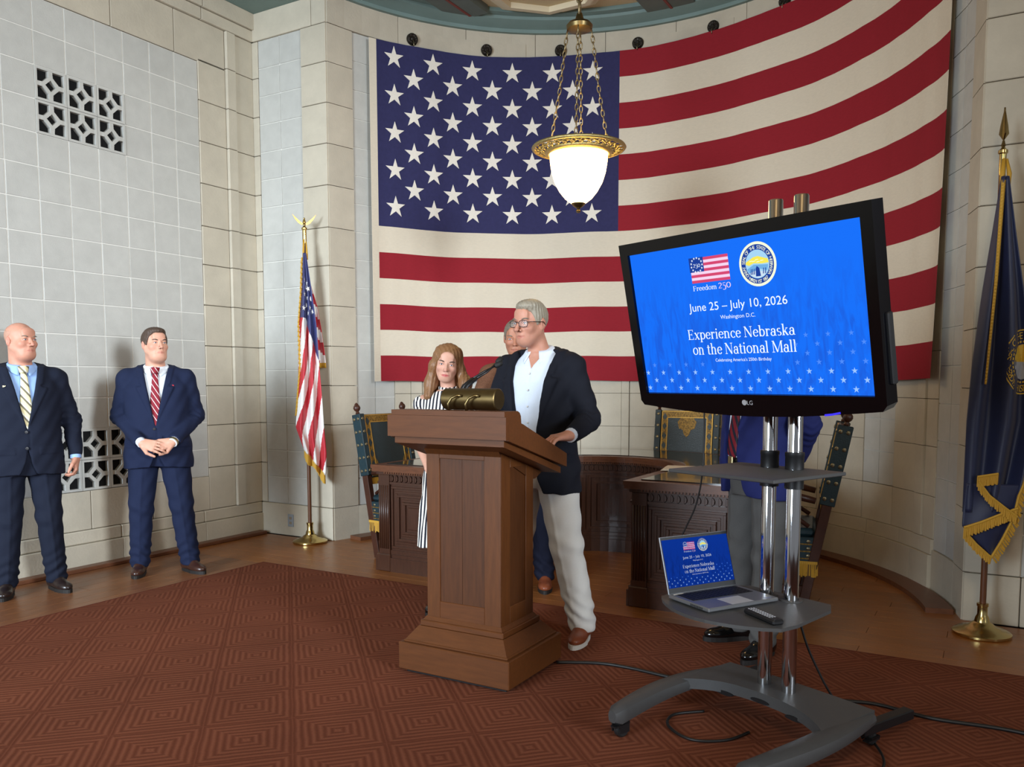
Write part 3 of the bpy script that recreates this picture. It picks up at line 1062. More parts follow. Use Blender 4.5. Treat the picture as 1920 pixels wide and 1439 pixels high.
dent = MB().box(-.007, .007, -.010, .002, 0, .016, bev=.002).mesh('dentil')
spots = []
for s in (-1, 1):
    xs = [DC[0] + s * (DI[0] + .075 + .0425 * q) for q in range(14)]
    spots += [(x, DYF, 0.0) for x in xs if DI[0] + .06 < abs(x - DC[0]) < DO[0] - .06]
for k in range(52):
    a = PI * (k + .5) / 52
    spots.append((DC[0] + DI[0] * math.cos(a), DC[1] + DI[1] * math.sin(a), math.atan2(math.sin(a) / DI[1], math.cos(a) / DI[0]) - PI / 2))
for s in (-1, 1):
    for q in range(17):
        spots.append((DC[0] + s * DI[0], DYF + .04 + q * .0425, -s * PI / 2))
for x, y, a in spots:
    link('carved_leaf', leaf, 'desk_wood', desk, loc=(x, y, .672), rot=(0, 0, a))
    o_ = Vector((math.sin(a), -math.cos(a))) * .018
    for dq in (-.0106, .0106):
        link('dentil', dent, 'desk_wood_light', desk, loc=(x + o_.x + dq * math.cos(a), y + o_.y + dq * math.sin(a), .7315), rot=(0, 0, a))
for s in (-1, 1):
    # fluted corner pilasters and nested panels on the two front ends
    for ex in (DI[0], DO[0]):
        sg = 1 if ex == DI[0] else -1
        xa, xb = sorted((DC[0] + s * (ex - .004 * sg), DC[0] + s * (ex + sg * .098)))
        pl = MB().box(xa, xb, DYF - .022, DYF + .09, .02, .725, bev=.003).build('pilaster', 'desk_wood', desk)
        for q in range(5):
            xx = xa + .014 + q * (xb - xa - .028) / 4
            MB().tube([(xx, DYF - .022, .17), (xx, DYF - .022, .645)], .0068, 6).build('reed', 'desk_wood', pl, smooth=True)
        MB().box(xa - .012, xb + .012, DYF - .036, DYF + .09, 0, .13, bev=.006).build('pilaster_foot', 'desk_wood', pl)
    xa, xb = sorted((DC[0] + s * (DI[0] + .105), DC[0] + s * (DO[0] - .105)))
    for q, (mg, pr_) in enumerate(((.0, .012), (.035, .004), (.06, .016), (.095, .006), (.115, .014))):
        x0, x1, z0, z1 = xa + mg, xb - mg, .175 + mg, .64 - mg
        w = .018
        b = MB()
        for (p, q2, r_, t_) in ((x0, x1, z0, z0 + w), (x0, x1, z1 - w, z1), (x0, x0 + w, z0 + w, z1 - w), (x1 - w, x1, z0 + w, z1 - w)):
            b.box(p, q2, DYF - pr_, DYF + .004, r_, t_, bev=.002)
        b.build('panel_frame', 'desk_wood', desk)
    MB().box(xa + .15, xb - .15, DYF - .008, DYF + .004, .325, .49, bev=.004).build('panel', 'desk_wood', desk)


def inner_band(a0, a1, off, z0, z1, n=14):
    vs, fs = [], []
    for k in range(n + 1):
        a = a0 + (a1 - a0) * k / n
        for o_ in (0.004, -off):
            for z in (z0, z1):
                vs.append((DC[0] + (DI[0] + o_) * math.cos(a), DC[1] + (DI[1] + o_) * math.sin(a), z))
    for k in range(n):
        q = k * 4
        fs += [(q + 2, q + 3, q + 7, q + 6), (q + 1, q + 5, q + 7, q + 3), (q, q + 2, q + 6, q + 4)]
    fs += [(0, 1, 3, 2), (n * 4, n * 4 + 2, n * 4 + 3, n * 4 + 1)]
    return MB().add(vs, fs)


for a0, a1 in ((R(4), R(60)), (R(62), R(118)), (R(120), R(176))):
    for mg, of in ((0, .012), (.05, .018)):
        da = mg / .7
        w = .02
        inner_band(a0 + da, a1 - da, of, .185 + mg, .185 + mg + w).build('panel_frame', 'desk_wood', desk)
        inner_band(a0 + da, a1 - da, of, .635 - mg - w, .635 - mg).build('panel_frame', 'desk_wood', desk)
        inner_band(a0 + da, a0 + da + w / .7, of, .185 + mg + w, .635 - mg - w, 2).build('panel_frame', 'desk_wood', desk)
        inner_band(a1 - da - w / .7, a1 - da, of, .185 + mg + w, .635 - mg - w, 2).build('panel_frame', 'desk_wood', desk)
    inner_band(a0 + .16, a1 - .16, .01, .30, .52).build('panel', 'desk_wood', desk)
pp = thing('paper_sheets', 'thin white sheaf of papers lying on the right end of the desk', 'paper', (-1.90, 5.62, .8035), R(12))
for q in range(4):
    MB().box(-.105 + .004 * q, .105 + .003 * q, -.15 + .005 * q, .15 - .002 * q, q * .0022, q * .0022 + .002).build('sheet', 'paper', pp)


# ---------------------------------------------------------------- carved armchairs
def make_chair(label, medallion=True):
    t = thing('armchair', label, 'chair', (0, 0, 0), 0, 'carved leather armchairs')
    hw, tilt = .29, R(11)

    def TB(x, y, z):
        """point on the leaning back: y = distance in front of the back plane"""
        zz = z - .50
        return Vector((x, .27 + zz * math.sin(tilt) - y * math.cos(tilt), .50 + zz * math.cos(tilt) + y * math.sin(tilt) * 0))
    MBk = Matrix.Translation((0, .27, .50)) @ Matrix.Rotation(-tilt, 4, 'X')

    def bb(x0, x1, y0, y1, z0, z1, **k):
        return MB().box(x0, x1, y0, y1, z0 - .5, z1 - .5, M=MBk, **k)
    for s in (-1, 1):
        post = bb(*sorted((s * hw, s * (hw - .055))), -.045, .045, .66, 1.16, bev=.004).build('back_post', 'teal_leather', t)
        bb(*sorted((s * hw, s * (hw - .05))), -.03, .03, .0, .66, bev=.004).build('rear_leg', 'chair_wood', t)
        for q in range(5):
            z = .70 + q * .105
            for yy in (-.022, .022):
                MB().sphere((0, 0, 0), (.006, .013, .013), 8, 5, M=MBk @ Matrix.Translation((s * (hw + .001), yy, z - .5))).build('stud', 'stud', post)
            MB().sphere((0, 0, 0), (.014, .006, .013), 8, 5, M=MBk @ Matrix.Translation((s * (hw - .028), -.046, z - .5))).build('stud', 'stud', post)
        MB().lathe([(.014, 0), (.018, .008), (.014, .016), (.012, .022), (.024, .034), (.03, .05), (.026, .066), (.018, .074), (.014, .084), (.006, .092), (0, .094)], 12, M=MBk @ Matrix.Translation((s * (hw - .027), 0, .66))).build('finial', 'chair_wood', t, smooth='auto')
    bk = bb(-hw + .055, hw - .055, -.030, .030, .64, 1.155, bev=.006).build('backrest', 'dark_leather', t)
    # tooled gold border strips and their bright edging
    xi = hw - .06
    for x0, x1, z0, z1 in ((-xi, -xi + .055, .655, 1.145), (xi - .055, xi, .655, 1.145), (-xi + .055, xi - .055, 1.09, 1.145), (-xi + .055, xi - .055, .655, .705)):
        bb(x0, x1, -.0325, -.029, z0, z1).build('tooled_border', 'gold_tool', bk)
    for x0, x1, z0, z1 in ((-xi, -xi + .007, .65, 1.15), (xi - .007, xi, .65, 1.15), (-xi + .05, -xi + .056, .70, 1.092), (xi - .056, xi - .05, .70, 1.092), (-xi, xi, 1.143, 1.15), (-xi + .05, xi - .05, 1.086, 1.092), (-xi, xi, .65, .657), (-xi + .05, xi - .05, .70, .706)):
        bb(x0, x1, -.0355, -.029, z0, z1).build('gold_line', 'gold_line', bk)
    for s in (-1, 1):
        for q in range(5):
            zc = .745 + q * .088
            MB().prism([(s * (xi - .028), zc - .5 - .034), (s * (xi - .028) + .02, zc - .5), (s * (xi - .028), zc - .5 + .034), (s * (xi - .028) - .02, zc - .5)], -.0345, -.031, axis='y', M=MBk).build('lozenge', 'dark_leather', bk)
    md = MB()
    md.lathe([(.052, 0), (.048, .003), (.0, .004)], 16, M=MBk @ Matrix.Translation((0, -.030, .52)) @ Matrix.Rotation(PI / 2, 4, 'X'))
    md.prism([(-.085, .55), (-.07, .49), (-.035, .475), (-.024, .435), (0, .41), (.024, .435), (.035, .475), (.07, .49), (.085, .55), (.055, .588), (0, .588), (-.055, .588)], -.0335, -.029, axis='y', M=MBk)
    if medallion:
        md.build('medallion', 'gold_tool', bk)
    for s in (-1, 1):
        MB().prism([(s * (xi - .056), .206), (s * (xi - .13), .206), (s * (xi - .09), .235), (s * (xi - .075), .27), (s * (xi - .056), .30)], -.0335, -.029, axis='y', M=MBk).build('corner_tooling', 'gold_tool', bk)
    # lower fringe of the back
    bb(-hw + .06, hw - .06, -.02, .02, .585, .645).build('back_fringe', 'gold_fringe', t)
    # seat
    MB().box(-.275, .275, -.28, .24, .455, .51, bev=.02).build('seat', 'teal_leather', t, smooth='auto')
    MB().box(-.285, .285, -.29, .25, .30, .455, bev=.006).build('seat_rail', 'teal_leather', t)
    for yy, a in ((-.291, 0), (.251, 0)):
        MB().box(-.285, .285, yy - .002, yy + .002, .445, .455).build('gold_line', 'gold_line', t)
    for s in (-1, 1):
        for q in range(3):
            MB().box(*sorted((s * .2845, s * .2875)), -.285, .245, .318 + q * .045, .326 + q * .045).build('gold_line', 'gold_tool', t)
            for w in range(4):
                MB().sphere((s * .286, -.22 + w * .14, .34 + q * .045), (.004, .013, .011), 8, 4).build('stud', 'stud', t)
    fr = MB()
    rnd_ = random.Random(3)
    for (xa, ya, xb, yb) in ((-.288, -.293, .288, -.293), (-.288, .253, .288, .253), (-.288, -.293, -.288, .253), (.288, -.293, .288, .253)):
        n = 46
        for q in range(n):
            w = (q + .5) / n
            x, y = xa + (xb - xa) * w, ya + (yb - ya) * w
            fr.tube([(x, y, .302), (x + rnd_.uniform(-.004, .004), y + rnd_.uniform(-.004, .004), .215 + rnd_.uniform(-.008, .008))], .0058, 4)
        d = .004
        fr.box(min(xa, xb) - d, max(xa, xb) + d, min(ya, yb) - d, max(ya, yb) + d, .288, .306)
    fr.build('seat_fringe', 'gold_fringe', t)
    for s in (-1, 1):
        MB().box(*sorted((s * .275, s * .225)), -.275, -.225, 0, .47, bev=.005).build('front_leg', 'chair_wood', t)
        MB().box(*sorted((s * .272, s * .24)), -.225, .20, .10, .145, bev=.004).build('stretcher', 'chair_wood', t)
        # scrolled arm on an upright
        pts = [(s * .262, .235, .68), (s * .265, .12, .708), (s * .268, -.02, .705), (s * .268, -.16, .69), (s * .268, -.25, .68), (s * .268, -.285, .665), (s * .268, -.275, .64)]
        MB().tube(pts, [.02, .023, .024, .024, .025, .022, .014], 8).build('arm', 'chair_wood', t, smooth=True)
        MB().tube([(s * .262, -.25, .46), (s * .262, -.235, .56), (s * .268, -.225, .69)], [.02, .017, .02], 8).build('arm_support', 'chair_wood', t, smooth=True)
        MB().tube([(s * .262, .20, .52), (s * .262, .06, .615), (s * .262, -.10, .60), (s * .262, -.20, .55)], .014, 8).build('arm_brace', 'chair_wood', t, smooth=True)
    MB().box(-.24, .24, -.262, -.238, .10, .19, bev=.004).build('front_stretcher', 'chair_wood', t)
    return t


ch = make_chair('carved armchair with gold bordered dark back, left of the desk near the striped flag', False)
ch.location, ch.rotation_euler = (-4.03, 5.44, 0), (0, 0, R(84))
c2 = make_chair('carved armchair behind the desk, its gold medallion back seen under the screen')
c2.location, c2.rotation_euler = (-2.36, 7.0, 0.0), (0, 0, R(8))
c3 = copy_tree(ch)
c3['label'] = 'carved armchair seen edge on between the screen cart and the right stone wall'
c3.location, c3.rotation_euler = (-1.21, 5.57, 0), (0, 0, R(-80))
# ---------------------------------------------------------------- lettering
def font_text(txt, size, cx, cy, align='CENTER', width=None):
    """sans lettering as flat mesh triangles; returns verts and faces in the x, z plane"""
    cu = bpy.data.curves.new('lettering', 'FONT')
    cu.body = txt
    cu.size = size
    cu.align_x = align
    cu.resolution_u = 3
    o = bpy.data.objects.new('lettering', cu)
    COL.objects.link(o)
    dg = bpy.context.evaluated_depsgraph_get()
    me = bpy.data.meshes.new_from_object(o.evaluated_get(dg))
    vs = [(v.co.x, v.co.y) for v in me.vertices]
    fs = [tuple(p.vertices) for p in me.polygons]
    bpy.data.objects.remove(o)
    bpy.data.curves.remove(cu)
    bpy.data.meshes.remove(me)
    if width and vs:
        x0, x1 = min(v[0] for v in vs), max(v[0] for v in vs)
        k = width / (x1 - x0)
        vs = [((x - (x0 + x1) / 2) * k, y) for x, y in vs]
    return [(x + cx, y + cy) for x, y in vs], fs


def sf_stroke(out, pts, wfn):
    """stroke along a polyline, width depends on direction like a broad pen"""
    n = len(pts)
    L_, R_ = [], []
    for i in range(n):
        a, b = pts[max(i - 1, 0)], pts[min(i + 1, n - 1)]
        dx, dy = b[0] - a[0], b[1] - a[1]
        d = math.hypot(dx, dy) or 1
        w = wfn(dx / d, dy / d) / 2
        L_.append((pts[i][0] - dy / d * w, pts[i][1] + dx / d * w))
        R_.append((pts[i][0] + dy / d * w, pts[i][1] - dx / d * w))
    for i in range(n - 1):
        out.append([L_[i], L_[i + 1], R_[i + 1], R_[i]])


def serif_glyphs():
    T, t = .098, .034
    pen = lambda dx, dy: t + (T - t) * abs(dy) ** 1.3
    XH, CH = .47, .69

    def arc(cx, cy, rx, ry, a0, a1, n=18):
        return [(cx + rx * math.cos(R(a0 + (a1 - a0) * k / n)), cy + ry * math.sin(R(a0 + (a1 - a0) * k / n))) for k in range(n + 1)]

    def G(adv, *st):
        q = []
        for s in st:
            k = s[0]
            if k == 'v':
                x, y0, y1 = s[1:4]
                w = s[4] if len(s) > 4 else T
                q.append([(x - w / 2, y0), (x + w / 2, y0), (x + w / 2, y1), (x - w / 2, y1)])
            elif k == 'h':
                x0, x1, y = s[1:4]
                q.append([(x0, y - t / 2), (x1, y - t / 2), (x1, y + t / 2), (x0, y + t / 2)])
            elif k == 's':      # serif foot
                x, y, w = s[1:4]
                q.append([(x - w / 2, y - t * .55), (x + w / 2, y - t * .55), (x + w / 2, y + t * .55), (x - w / 2, y + t * .55)])
            elif k == 'd':
                x0, y0, x1, y1, w = s[1:6]
                sf_stroke(q, [(x0, y0), (x1, y1)], lambda a, b: w)
            elif k == 'a':
                sf_stroke(q, arc(*s[1:7]), pen)
            elif k == 'o':      # dot
                x, y, r = s[1:4]
                q.append(arc(x, y, r, r, 0, 330, 11))
        return adv, q
    f = t / 2
    g = {' ': (.24, [])}
    g['E'] = G(.60, ('v', .13, 0, CH), ('h', .03, .52, f), ('h', .13, .40, .355), ('h', .03, .50, CH - f), ('v', .51, 0, .15, t), ('v', .49, CH - .14, CH, t), ('v', .39, .28, .43, t))
    g['F'] = G(.55, ('v', .13, 0, CH), ('s', .13, f, .24), ('h', .13, .40, .345), ('h', .03, .50, CH - f), ('v', .49, CH - .15, CH, t), ('v', .39, .27, .42, t))
    g['N'] = G(.74, ('v', .12, 0, CH, t * 1.2), ('v', .60, 0, CH, t * 1.2), ('d', .12, CH, .60, 0.0, T), ('s', .12, f, .2), ('s', .60, CH - f, .2), ('s', .09, CH - f, .14))
    g['M'] = G(.90, ('v', .12, 0, CH, t * 1.2), ('d', .14, CH, .44, .02, T), ('d', .44, .02, .74, CH, t * 1.2), ('v', .76, 0, CH, T), ('s', .12, f, .2), ('s', .76, f, .22), ('s', .10, CH - f, .14), ('s', .79, CH - f, .16))
    st = lambda x, y: ('s', x, y, .2)
    fl_ = lambda x, y: ('s', x - .05, y - f, .12)
    g['x'] = G(.50, ('d', .10, XH, .40, 0, T), ('d', .40, XH, .09, 0, t * 1.2), ('s', .10, XH - f, .17), ('s', .40, XH - f, .15), ('s', .09, f, .15), ('s', .41, f, .17))
    g['p'] = G(.54, ('v', .13, -.2, XH), ('a', .285, .235, .175, .22, -180, 180), st(.13, -.2 + f), fl_(.13, XH))
    g['b'] = G(.54, ('v', .13, 0, .72), ('a', .285, .235, .175, .22, -180, 180), fl_(.13, .72))
    g['d'] = G(.56, ('v', .42, 0, .72), ('a', .25, .235, .18, .22, 0, 360), fl_(.42, .72), ('s', .48, f, .1))
    g['e'] = G(.47, ('a', .245, .235, .18, .22, 8, 325), ('h', .07, .42, .262))
    g['c'] = G(.44, ('a', .245, .235, .18, .22, 45, 320), ('o', .36, .37, .045))
    g['o'] = G(.52, ('a', .26, .235, .195, .22, 0, 360))
    g['r'] = G(.40, ('v', .13, 0, XH), st(.13, f), fl_(.13, XH), ('a', .27, .30, .13, .15, 165, 60), ('o', .33, .41, .048))
    g['i'] = G(.29, ('v', .14, 0, XH), st(.14, f), fl_(.14, XH), ('o', .14, .63, .058))
    g['n'] = G(.58, ('v', .13, 0, XH), ('v', .42, 0, .31), ('a', .275, .30, .145, .155, 180, 0), st(.13, f), st(.42, f), fl_(.13, XH))
    g['h'] = G(.58, ('v', .13, 0, .72), ('v', .42, 0, .31), ('a', .275, .30, .145, .155, 180, 0), st(.13, f), st(.42, f), fl_(.13, .72))
    g['m'] = G(.86, ('v', .13, 0, XH), ('v', .41, 0, .31), ('v', .69, 0, .31), ('a', .27, .30, .14, .155, 180, 0), ('a', .55, .30, .14, .155, 180, 0), st(.13, f), st(.41, f), st(.69, f), fl_(.13, XH))
    g['l'] = G(.28, ('v', .13, 0, .72), st(.13, f), fl_(.13, .72))
    g['k'] = G(.54, ('v', .13, 0, .72), st(.13, f), fl_(.13, .72), ('d', .16, .19, .40, XH - f, t * 1.2), ('d', .24, .28, .44, 0, T), ('s', .39, XH - f, .16), ('s', .45, f, .15))
    g['t'] = G(.34, ('v', .15, .08, .6), ('h', .02, .30, XH - f), ('a', .23, .10, .085, .09, 180, 320))
    g['a'] = G(.49, ('v', .36, .03, .33), ('a', .235, .32, .125, .135, 0, 165), ('a', .21, .135, .145, .13, 0, 360), ('s', .42, f, .1), ('o', .12, .35, .042))
    g['s'] = G(.40, ('a', .20, .345, .12, .112, 40, 265), ('a', .20, .122, .135, .112, 90, -140))
    g['2'] = G(.48, ('a', .22, .34, .15, .13, 160, -35), ('d', .34, .27, .06, .03, t * 1.6), ('h', .04, .42, f * 1.5))
    g['5'] = G(.46, ('h', .10, .38, .45), ('v', .11, .22, .46, t), ('a', .19, .06, .19, .19, 115, -130))
    g['0'] = G(.54, ('a', .26, .235, .21, .22, 0, 360))
    return g


GLY = serif_glyphs()


def serif_text(txt, x0, x1, y, h):
    """serif lettering filling x0..x1, baseline y, em size h"""
    tot = sum(GLY[c][0] for c in txt)
    k = (x1 - x0) / tot
    vs, fs = [], []
    x = x0
    for c in txt:
        adv, qs = GLY[c]
        for poly in qs:
            o = len(vs)
            vs += [(x + px * k, y + py_ * h) for px, py_ in poly]
            fs.append(tuple(range(o, o + len(poly))))
        x += adv * k
    return vs, fs


# ---------------------------------------------------------------- the slide shown on both screens
def screen_mat(name, strength, dark):
    m = bpy.data.materials.new(name)
    m.use_nodes = True
    nt = m.node_tree
    nt.nodes.clear()
    N, L = nt.nodes, nt.links
    tc = N.new('ShaderNodeTexCoord')
    sp = N.new('ShaderNodeSeparateXYZ')
    L.new(tc.outputs['Generated'], sp.inputs[0])
    # faint stalks of wheat printed into the blue
    mp = N.new('ShaderNodeMapping')
    mp.inputs['Scale'].default_value = (26, 1, 3.2)
    mp.inputs['Rotation'].default_value = (0, R(9), 0)
    L.new(tc.outputs['Generated'], mp.inputs['Vector'])
    nz = N.new('ShaderNodeTexNoise')
    nz.inputs['Scale'].default_value = 1.6
    nz.inputs['Detail'].default_value = 5
    nz.inputs['Distortion'].default_value = 1.2
    L.new(mp.outputs['Vector'], nz.inputs['Vector'])
    r1 = N.new('ShaderNodeMapRange')
    r1.inputs['From Min'].default_value = 0.42
    r1.inputs['From Max'].default_value = 0.66
    L.new(nz.outputs['Fac'], r1.inputs['Value'])
    r2 = N.new('ShaderNodeMapRange')      # the wheat fades out towards the top of the slide
    r2.inputs['From Min'].default_value = 0.86
    r2.inputs['From Max'].default_value = 0.42
    L.new(sp.outputs[2], r2.inputs['Value'])
    mu = N.new('ShaderNodeMath')
    mu.operation = 'MULTIPLY'
    L.new(r1.outputs[0], mu.inputs[0])
    L.new(r2.outputs[0], mu.inputs[1])
    mu2 = N.new('ShaderNodeMath')
    mu2.operation = 'MULTIPLY'
    mu2.inputs[1].default_value = 0.55
    L.new(mu.outputs[0], mu2.inputs[0])
    mx = N.new('ShaderNodeMix')
    mx.data_type = 'RGBA'
    mx.inputs[6].default_value = rgb((24, 108, 240) if not dark else (16, 60, 170))
    mx.inputs[7].default_value = rgb((30, 76, 190) if not dark else (14, 40, 120))
    L.new(mu2.outputs[0], mx.inputs[0])
    e = N.new('ShaderNodeEmission')
    e.inputs['Strength'].default_value = strength
    L.new(mx.outputs[2], e.inputs['Color'])
    o = N.new('ShaderNodeOutputMaterial')
    L.new(e.outputs[0], o.inputs[0])
    MATS[name] = m


def slide(scr, W, H, pre, k):
    """lettering and pictures of the slide, sub-parts of the screen; local x right, z up, facing -y"""
    X = lambda u: (u - .5) * W
    Z = lambda v: (.5 - v) * H

    def flat(name, vs, fs, m, lay):
        y = -.0006 * lay
        MB().add([(a, y, b) for a, b in vs], fs).build(name, m, scr)

    def poly(name, pts, m, lay):
        flat(name, pts, [tuple(range(len(pts)))], m, lay)
    c = lambda nm, col: emission(pre + nm, col, k).name
    white, pink, red = c('white', (232, 244, 255)), c('pink', (236, 206, 232)), c('red', (206, 70, 110))
    blue, cream, yel = c('blue', (30, 62, 150)), c('cream', (238, 244, 214)), c('yellow', (240, 226, 84))
    sky, starc, starf = c('sky', (160, 206, 236)), c('star', (150, 190, 248)), c('star_faint', (76, 134, 240))
    # little flag
    x0, x1, z0, z1 = X(.305), X(.482), Z(.250), Z(.086)
    for q in range(9):
        za, zb_ = z1 + (z0 - z1) * q / 9, z1 + (z0 - z1) * (q + 1) / 9
        poly('slide_flag_stripe', [(x0, zb_), (x1, zb_), (x1, za), (x0, za)], red if q % 2 == 0 else pink, 1)
    xc, zc = x0 + .36 * (x1 - x0), z1 + (z0 - z1) * .56
    poly('slide_flag_canton', [(x0 - .004 * W, zc), (xc, zc), (xc, z1 + .002), (x0 - .004 * W, z1 + .002)], blue, 2)
    mx_, mz = (x0 + xc) / 2, (z1 + zc) / 2
    for q in range(13):
        a = 2 * PI * q / 13
        poly('slide_flag_star', star_poly(.0052 * W, mx_ + .026 * W * math.cos(a), mz + .026 * W * math.sin(a)), white, 3)
    flat('slide_lettering', *serif_text('250', mx_ - .017 * W, mx_ + .017 * W, mz - .008 * W, .026 * W), white, 3)
    flat('slide_lettering', *serif_text('Freedom', X(.305), X(.418), Z(.300), .047 * H), white, 1)
    flat('slide_lettering', *serif_text('250', X(.424), X(.482), Z(.300), .075 * H), pink, 1)
    flat('slide_lettering', *font_text('June 25 – July 10, 2026', .078 * H, X(.4905), Z(.436), width=.436 * W), white, 1)
    flat('slide_lettering', *font_text('Washington D.C.', .036 * H, X(.494), Z(.4985), width=.155 * W), white, 1)
    flat('slide_lettering', *serif_text('Experience Nebraska', X(.250), X(.727), Z(.626), .098 * H), white, 1)
    flat('slide_lettering', *serif_text('on the National Mall', X(.265), X(.727), Z(.731), .105 * H), white, 1)
    flat('slide_lettering', *font_text("Celebrating America's 250th Birthday", .030 * H, X(.4945), Z(.781), width=.25 * W), white, 1)
    # round state seal
    cx, cz, rr = X(.6045), Z(.177), .137 * H

    def disc(r, m, lay, n=40):
        poly('slide_seal_disc', [(cx + r * math.cos(2 * PI * q / n), cz + r * math.sin(2 * PI * q / n)) for q in range(n)], m, lay)
    disc(rr, cream, 1)
    disc(rr * .88, blue, 2)
    disc(rr * .64, sky, 3)
    ri = rr * .64
    P = lambda pts: [(cx + a * ri, cz + b * ri) for a, b in pts]
    poly('slide_seal_hills', P([(-.98, .05), (-.95, .2), (-.6, .35), (-.3, .5), (.1, .55), (.5, .42), (.9, .3), (.98, .02), (.4, .0), (-.3, .08), (-.7, -.06)]), yel, 4)
    poly('slide_seal_river', P([(-.9, -.3), (-.3, -.02), (.3, -.06), (.9, -.1), (.8, -.5), (.2, -.35), (-.4, -.5), (-.75, -.6)]), c('river', (110, 170, 220)), 4)
    poly('slide_seal_field', P([(-.75, -.62), (-.3, -.45), (.2, -.5), (.75, -.6), (.4, -.88), (0, -.97), (-.45, -.86)]), c('field', (196, 216, 232)), 4)
    poly('slide_seal_figure', P([(-.2, -.85), (-.16, -.3), (-.05, -.12), (.06, -.2), (.16, -.32), (.22, -.85)]), blue, 5)
    for ax in (-.6, -.46, -.32, .45, .62):
        poly('slide_seal_stroke', P([(ax - .04, -.7), (ax + .04, -.7), (ax + .09, -.3), (ax + .03, -.3)]), blue, 5)
    for ax, az in ((-.5, .22), (0, .3), (.42, .2), (.1, .14), (-.25, .2)):
        poly('slide_seal_stroke', P([(ax - .15, az - .02), (ax + .15, az + .01), (ax + .12, az + .05), (ax - .1, az + .04)]), cream, 5)
    vs, fs = [], []

    def ring(txt, a0, a1, r, up):
        for q, ch_ in enumerate(txt):
            if ch_ == ' ':
                continue
            a = R(a0 + (a1 - a0) * (q + .5) / len(txt))
            v, f_ = font_text(ch_, .029 * H, 0, -.0105 * H)
            rot = a - PI / 2 if up else a + PI / 2
            o = len(vs)
            for px, pz in v:
                vs.append((cx + r * math.cos(a) + px * math.cos(rot) - pz * math.sin(rot), cz + r * math.sin(a) + px * math.sin(rot) + pz * math.cos(rot)))
            fs.extend(tuple(i_ + o for i_ in ff) for ff in f_)
    ring('GREAT SEAL OF THE STATE OF NEBRASKA', 222, -42, rr * .755, True)
    ring('MARCH 1ST 1867', 231, 309, rr * .765, False)
    flat('slide_lettering', vs, fs, cream, 3)
    # rows of stars along the lower edge, fainter further up
    for r_ in range(7):
        for q in range(13):
            u = .013 + .0836 * q + (.0 if r_ % 2 == 0 else .041)
            v = .964 - .0555 * r_
            if u > .985 or (r_ >= 3 and .26 < u < .72 and r_ > 3) or (r_ == 3 and .34 < u < .65):
                continue
            if r_ > 3 and u < .72:
                continue
            poly('slide_star', star_poly(.0125 * W * (1 - .03 * r_), X(u), Z(v)), starc if r_ < 3 else starf, 1)


# ---------------------------------------------------------------- screen cart
TVY = R(-23.3)
CP = Vector((-0.726, 3.41, CZ))
cart = thing('screen_cart', 'grey wheeled screen cart with two chrome poles and two shelves', 'cart', tuple(CP), TVY)
for q, s in enumerate((-1, 1)):
    pl = MB().lathe([(0, .15), (.0285, .15), (.0285, 2.115), (.026, 2.12), (0, 2.12)], 28, c=(s * .058, 0, 0)).build('pole', 'chrome', cart, smooth='auto')
    MB().lathe([(.03, 1.062), (.036, 1.062), (.036, 1.112), (.0375, 1.114), (.0375, 1.128), (.03, 1.13)], 28, c=(s * .058, 0, 0)).build('collar', 'black_plastic', pl, smooth='auto')
    MB().lathe([(.03, .985), (.0365, .985), (.0365, 1.045), (.03, 1.046)], 28, c=(s * .058, 0, 0)).build('collar', 'black_plastic', pl, smooth='auto')
    MB().lathe([(.03, .5365), (.045, .5365), (.045, .5395), (.03, .5415)], 24, c=(s * .058, 0, 0)).build('shelf_flange', 'cart_grey', pl, smooth='auto')
# upper shelf
MB().box(-.26, .235, -.375, .075, 1.047, 1.061, bev=.003).build('upper_shelf', 'cart_grey', cart)
# lower shelf with bowed front
fp = [(-.30, -.30)]
for k in range(13):
    w = k / 12
    fp.append((-.30 + .57 * w, -.36 - .13 * math.sin(PI * w) ** 0.8))
fp += [(.275, -.27), (.235, .0), (.19, .07), (-.19, .07), (-.26, -.02)]
MB().prism(fp, .524, .5365, axis='z').build('lower_shelf', 'cart_grey', cart)
# base: bridge plate, two thick front arms that sweep forward, two flat rear legs
cb_ = MB()
NB = 16
vs, fs = [], []
for k in range(NB + 1):
    w = -1 + 2 * k / NB
    zt = .165 - .020 * w * w
    yf, yb = -.105 - .10 * abs(w) ** 3, .105 + .035 * w * w
    for y_, z_ in ((yf, zt), (yb, zt), (yb, zt - .045), (yf, zt - .045)):
        vs.append((w * .345, y_, z_))
for k in range(NB):
    for q in range(4):
        fs.append((k * 4 + q, k * 4 + (q + 1) % 4, k * 4 + 4 + (q + 1) % 4, k * 4 + 4 + q))
fs += [(3, 2, 1, 0), (NB * 4, NB * 4 + 1, NB * 4 + 2, NB * 4 + 3)]
cb_.add(vs, fs).build('base_plate', 'cart_grey', cart, smooth='auto')
for q in (-.17, .0, .17):
    MB().prism([(q + .045 * math.cos(2 * PI * k / 14), .130 + .009 * math.sin(2 * PI * k / 14) - .02 * (q / .2) ** 2) for k in range(14)], -.1085 - .10 * abs(q / .345) ** 3, -.100, axis='y').build('vent_slot', 'black_plastic', cart)
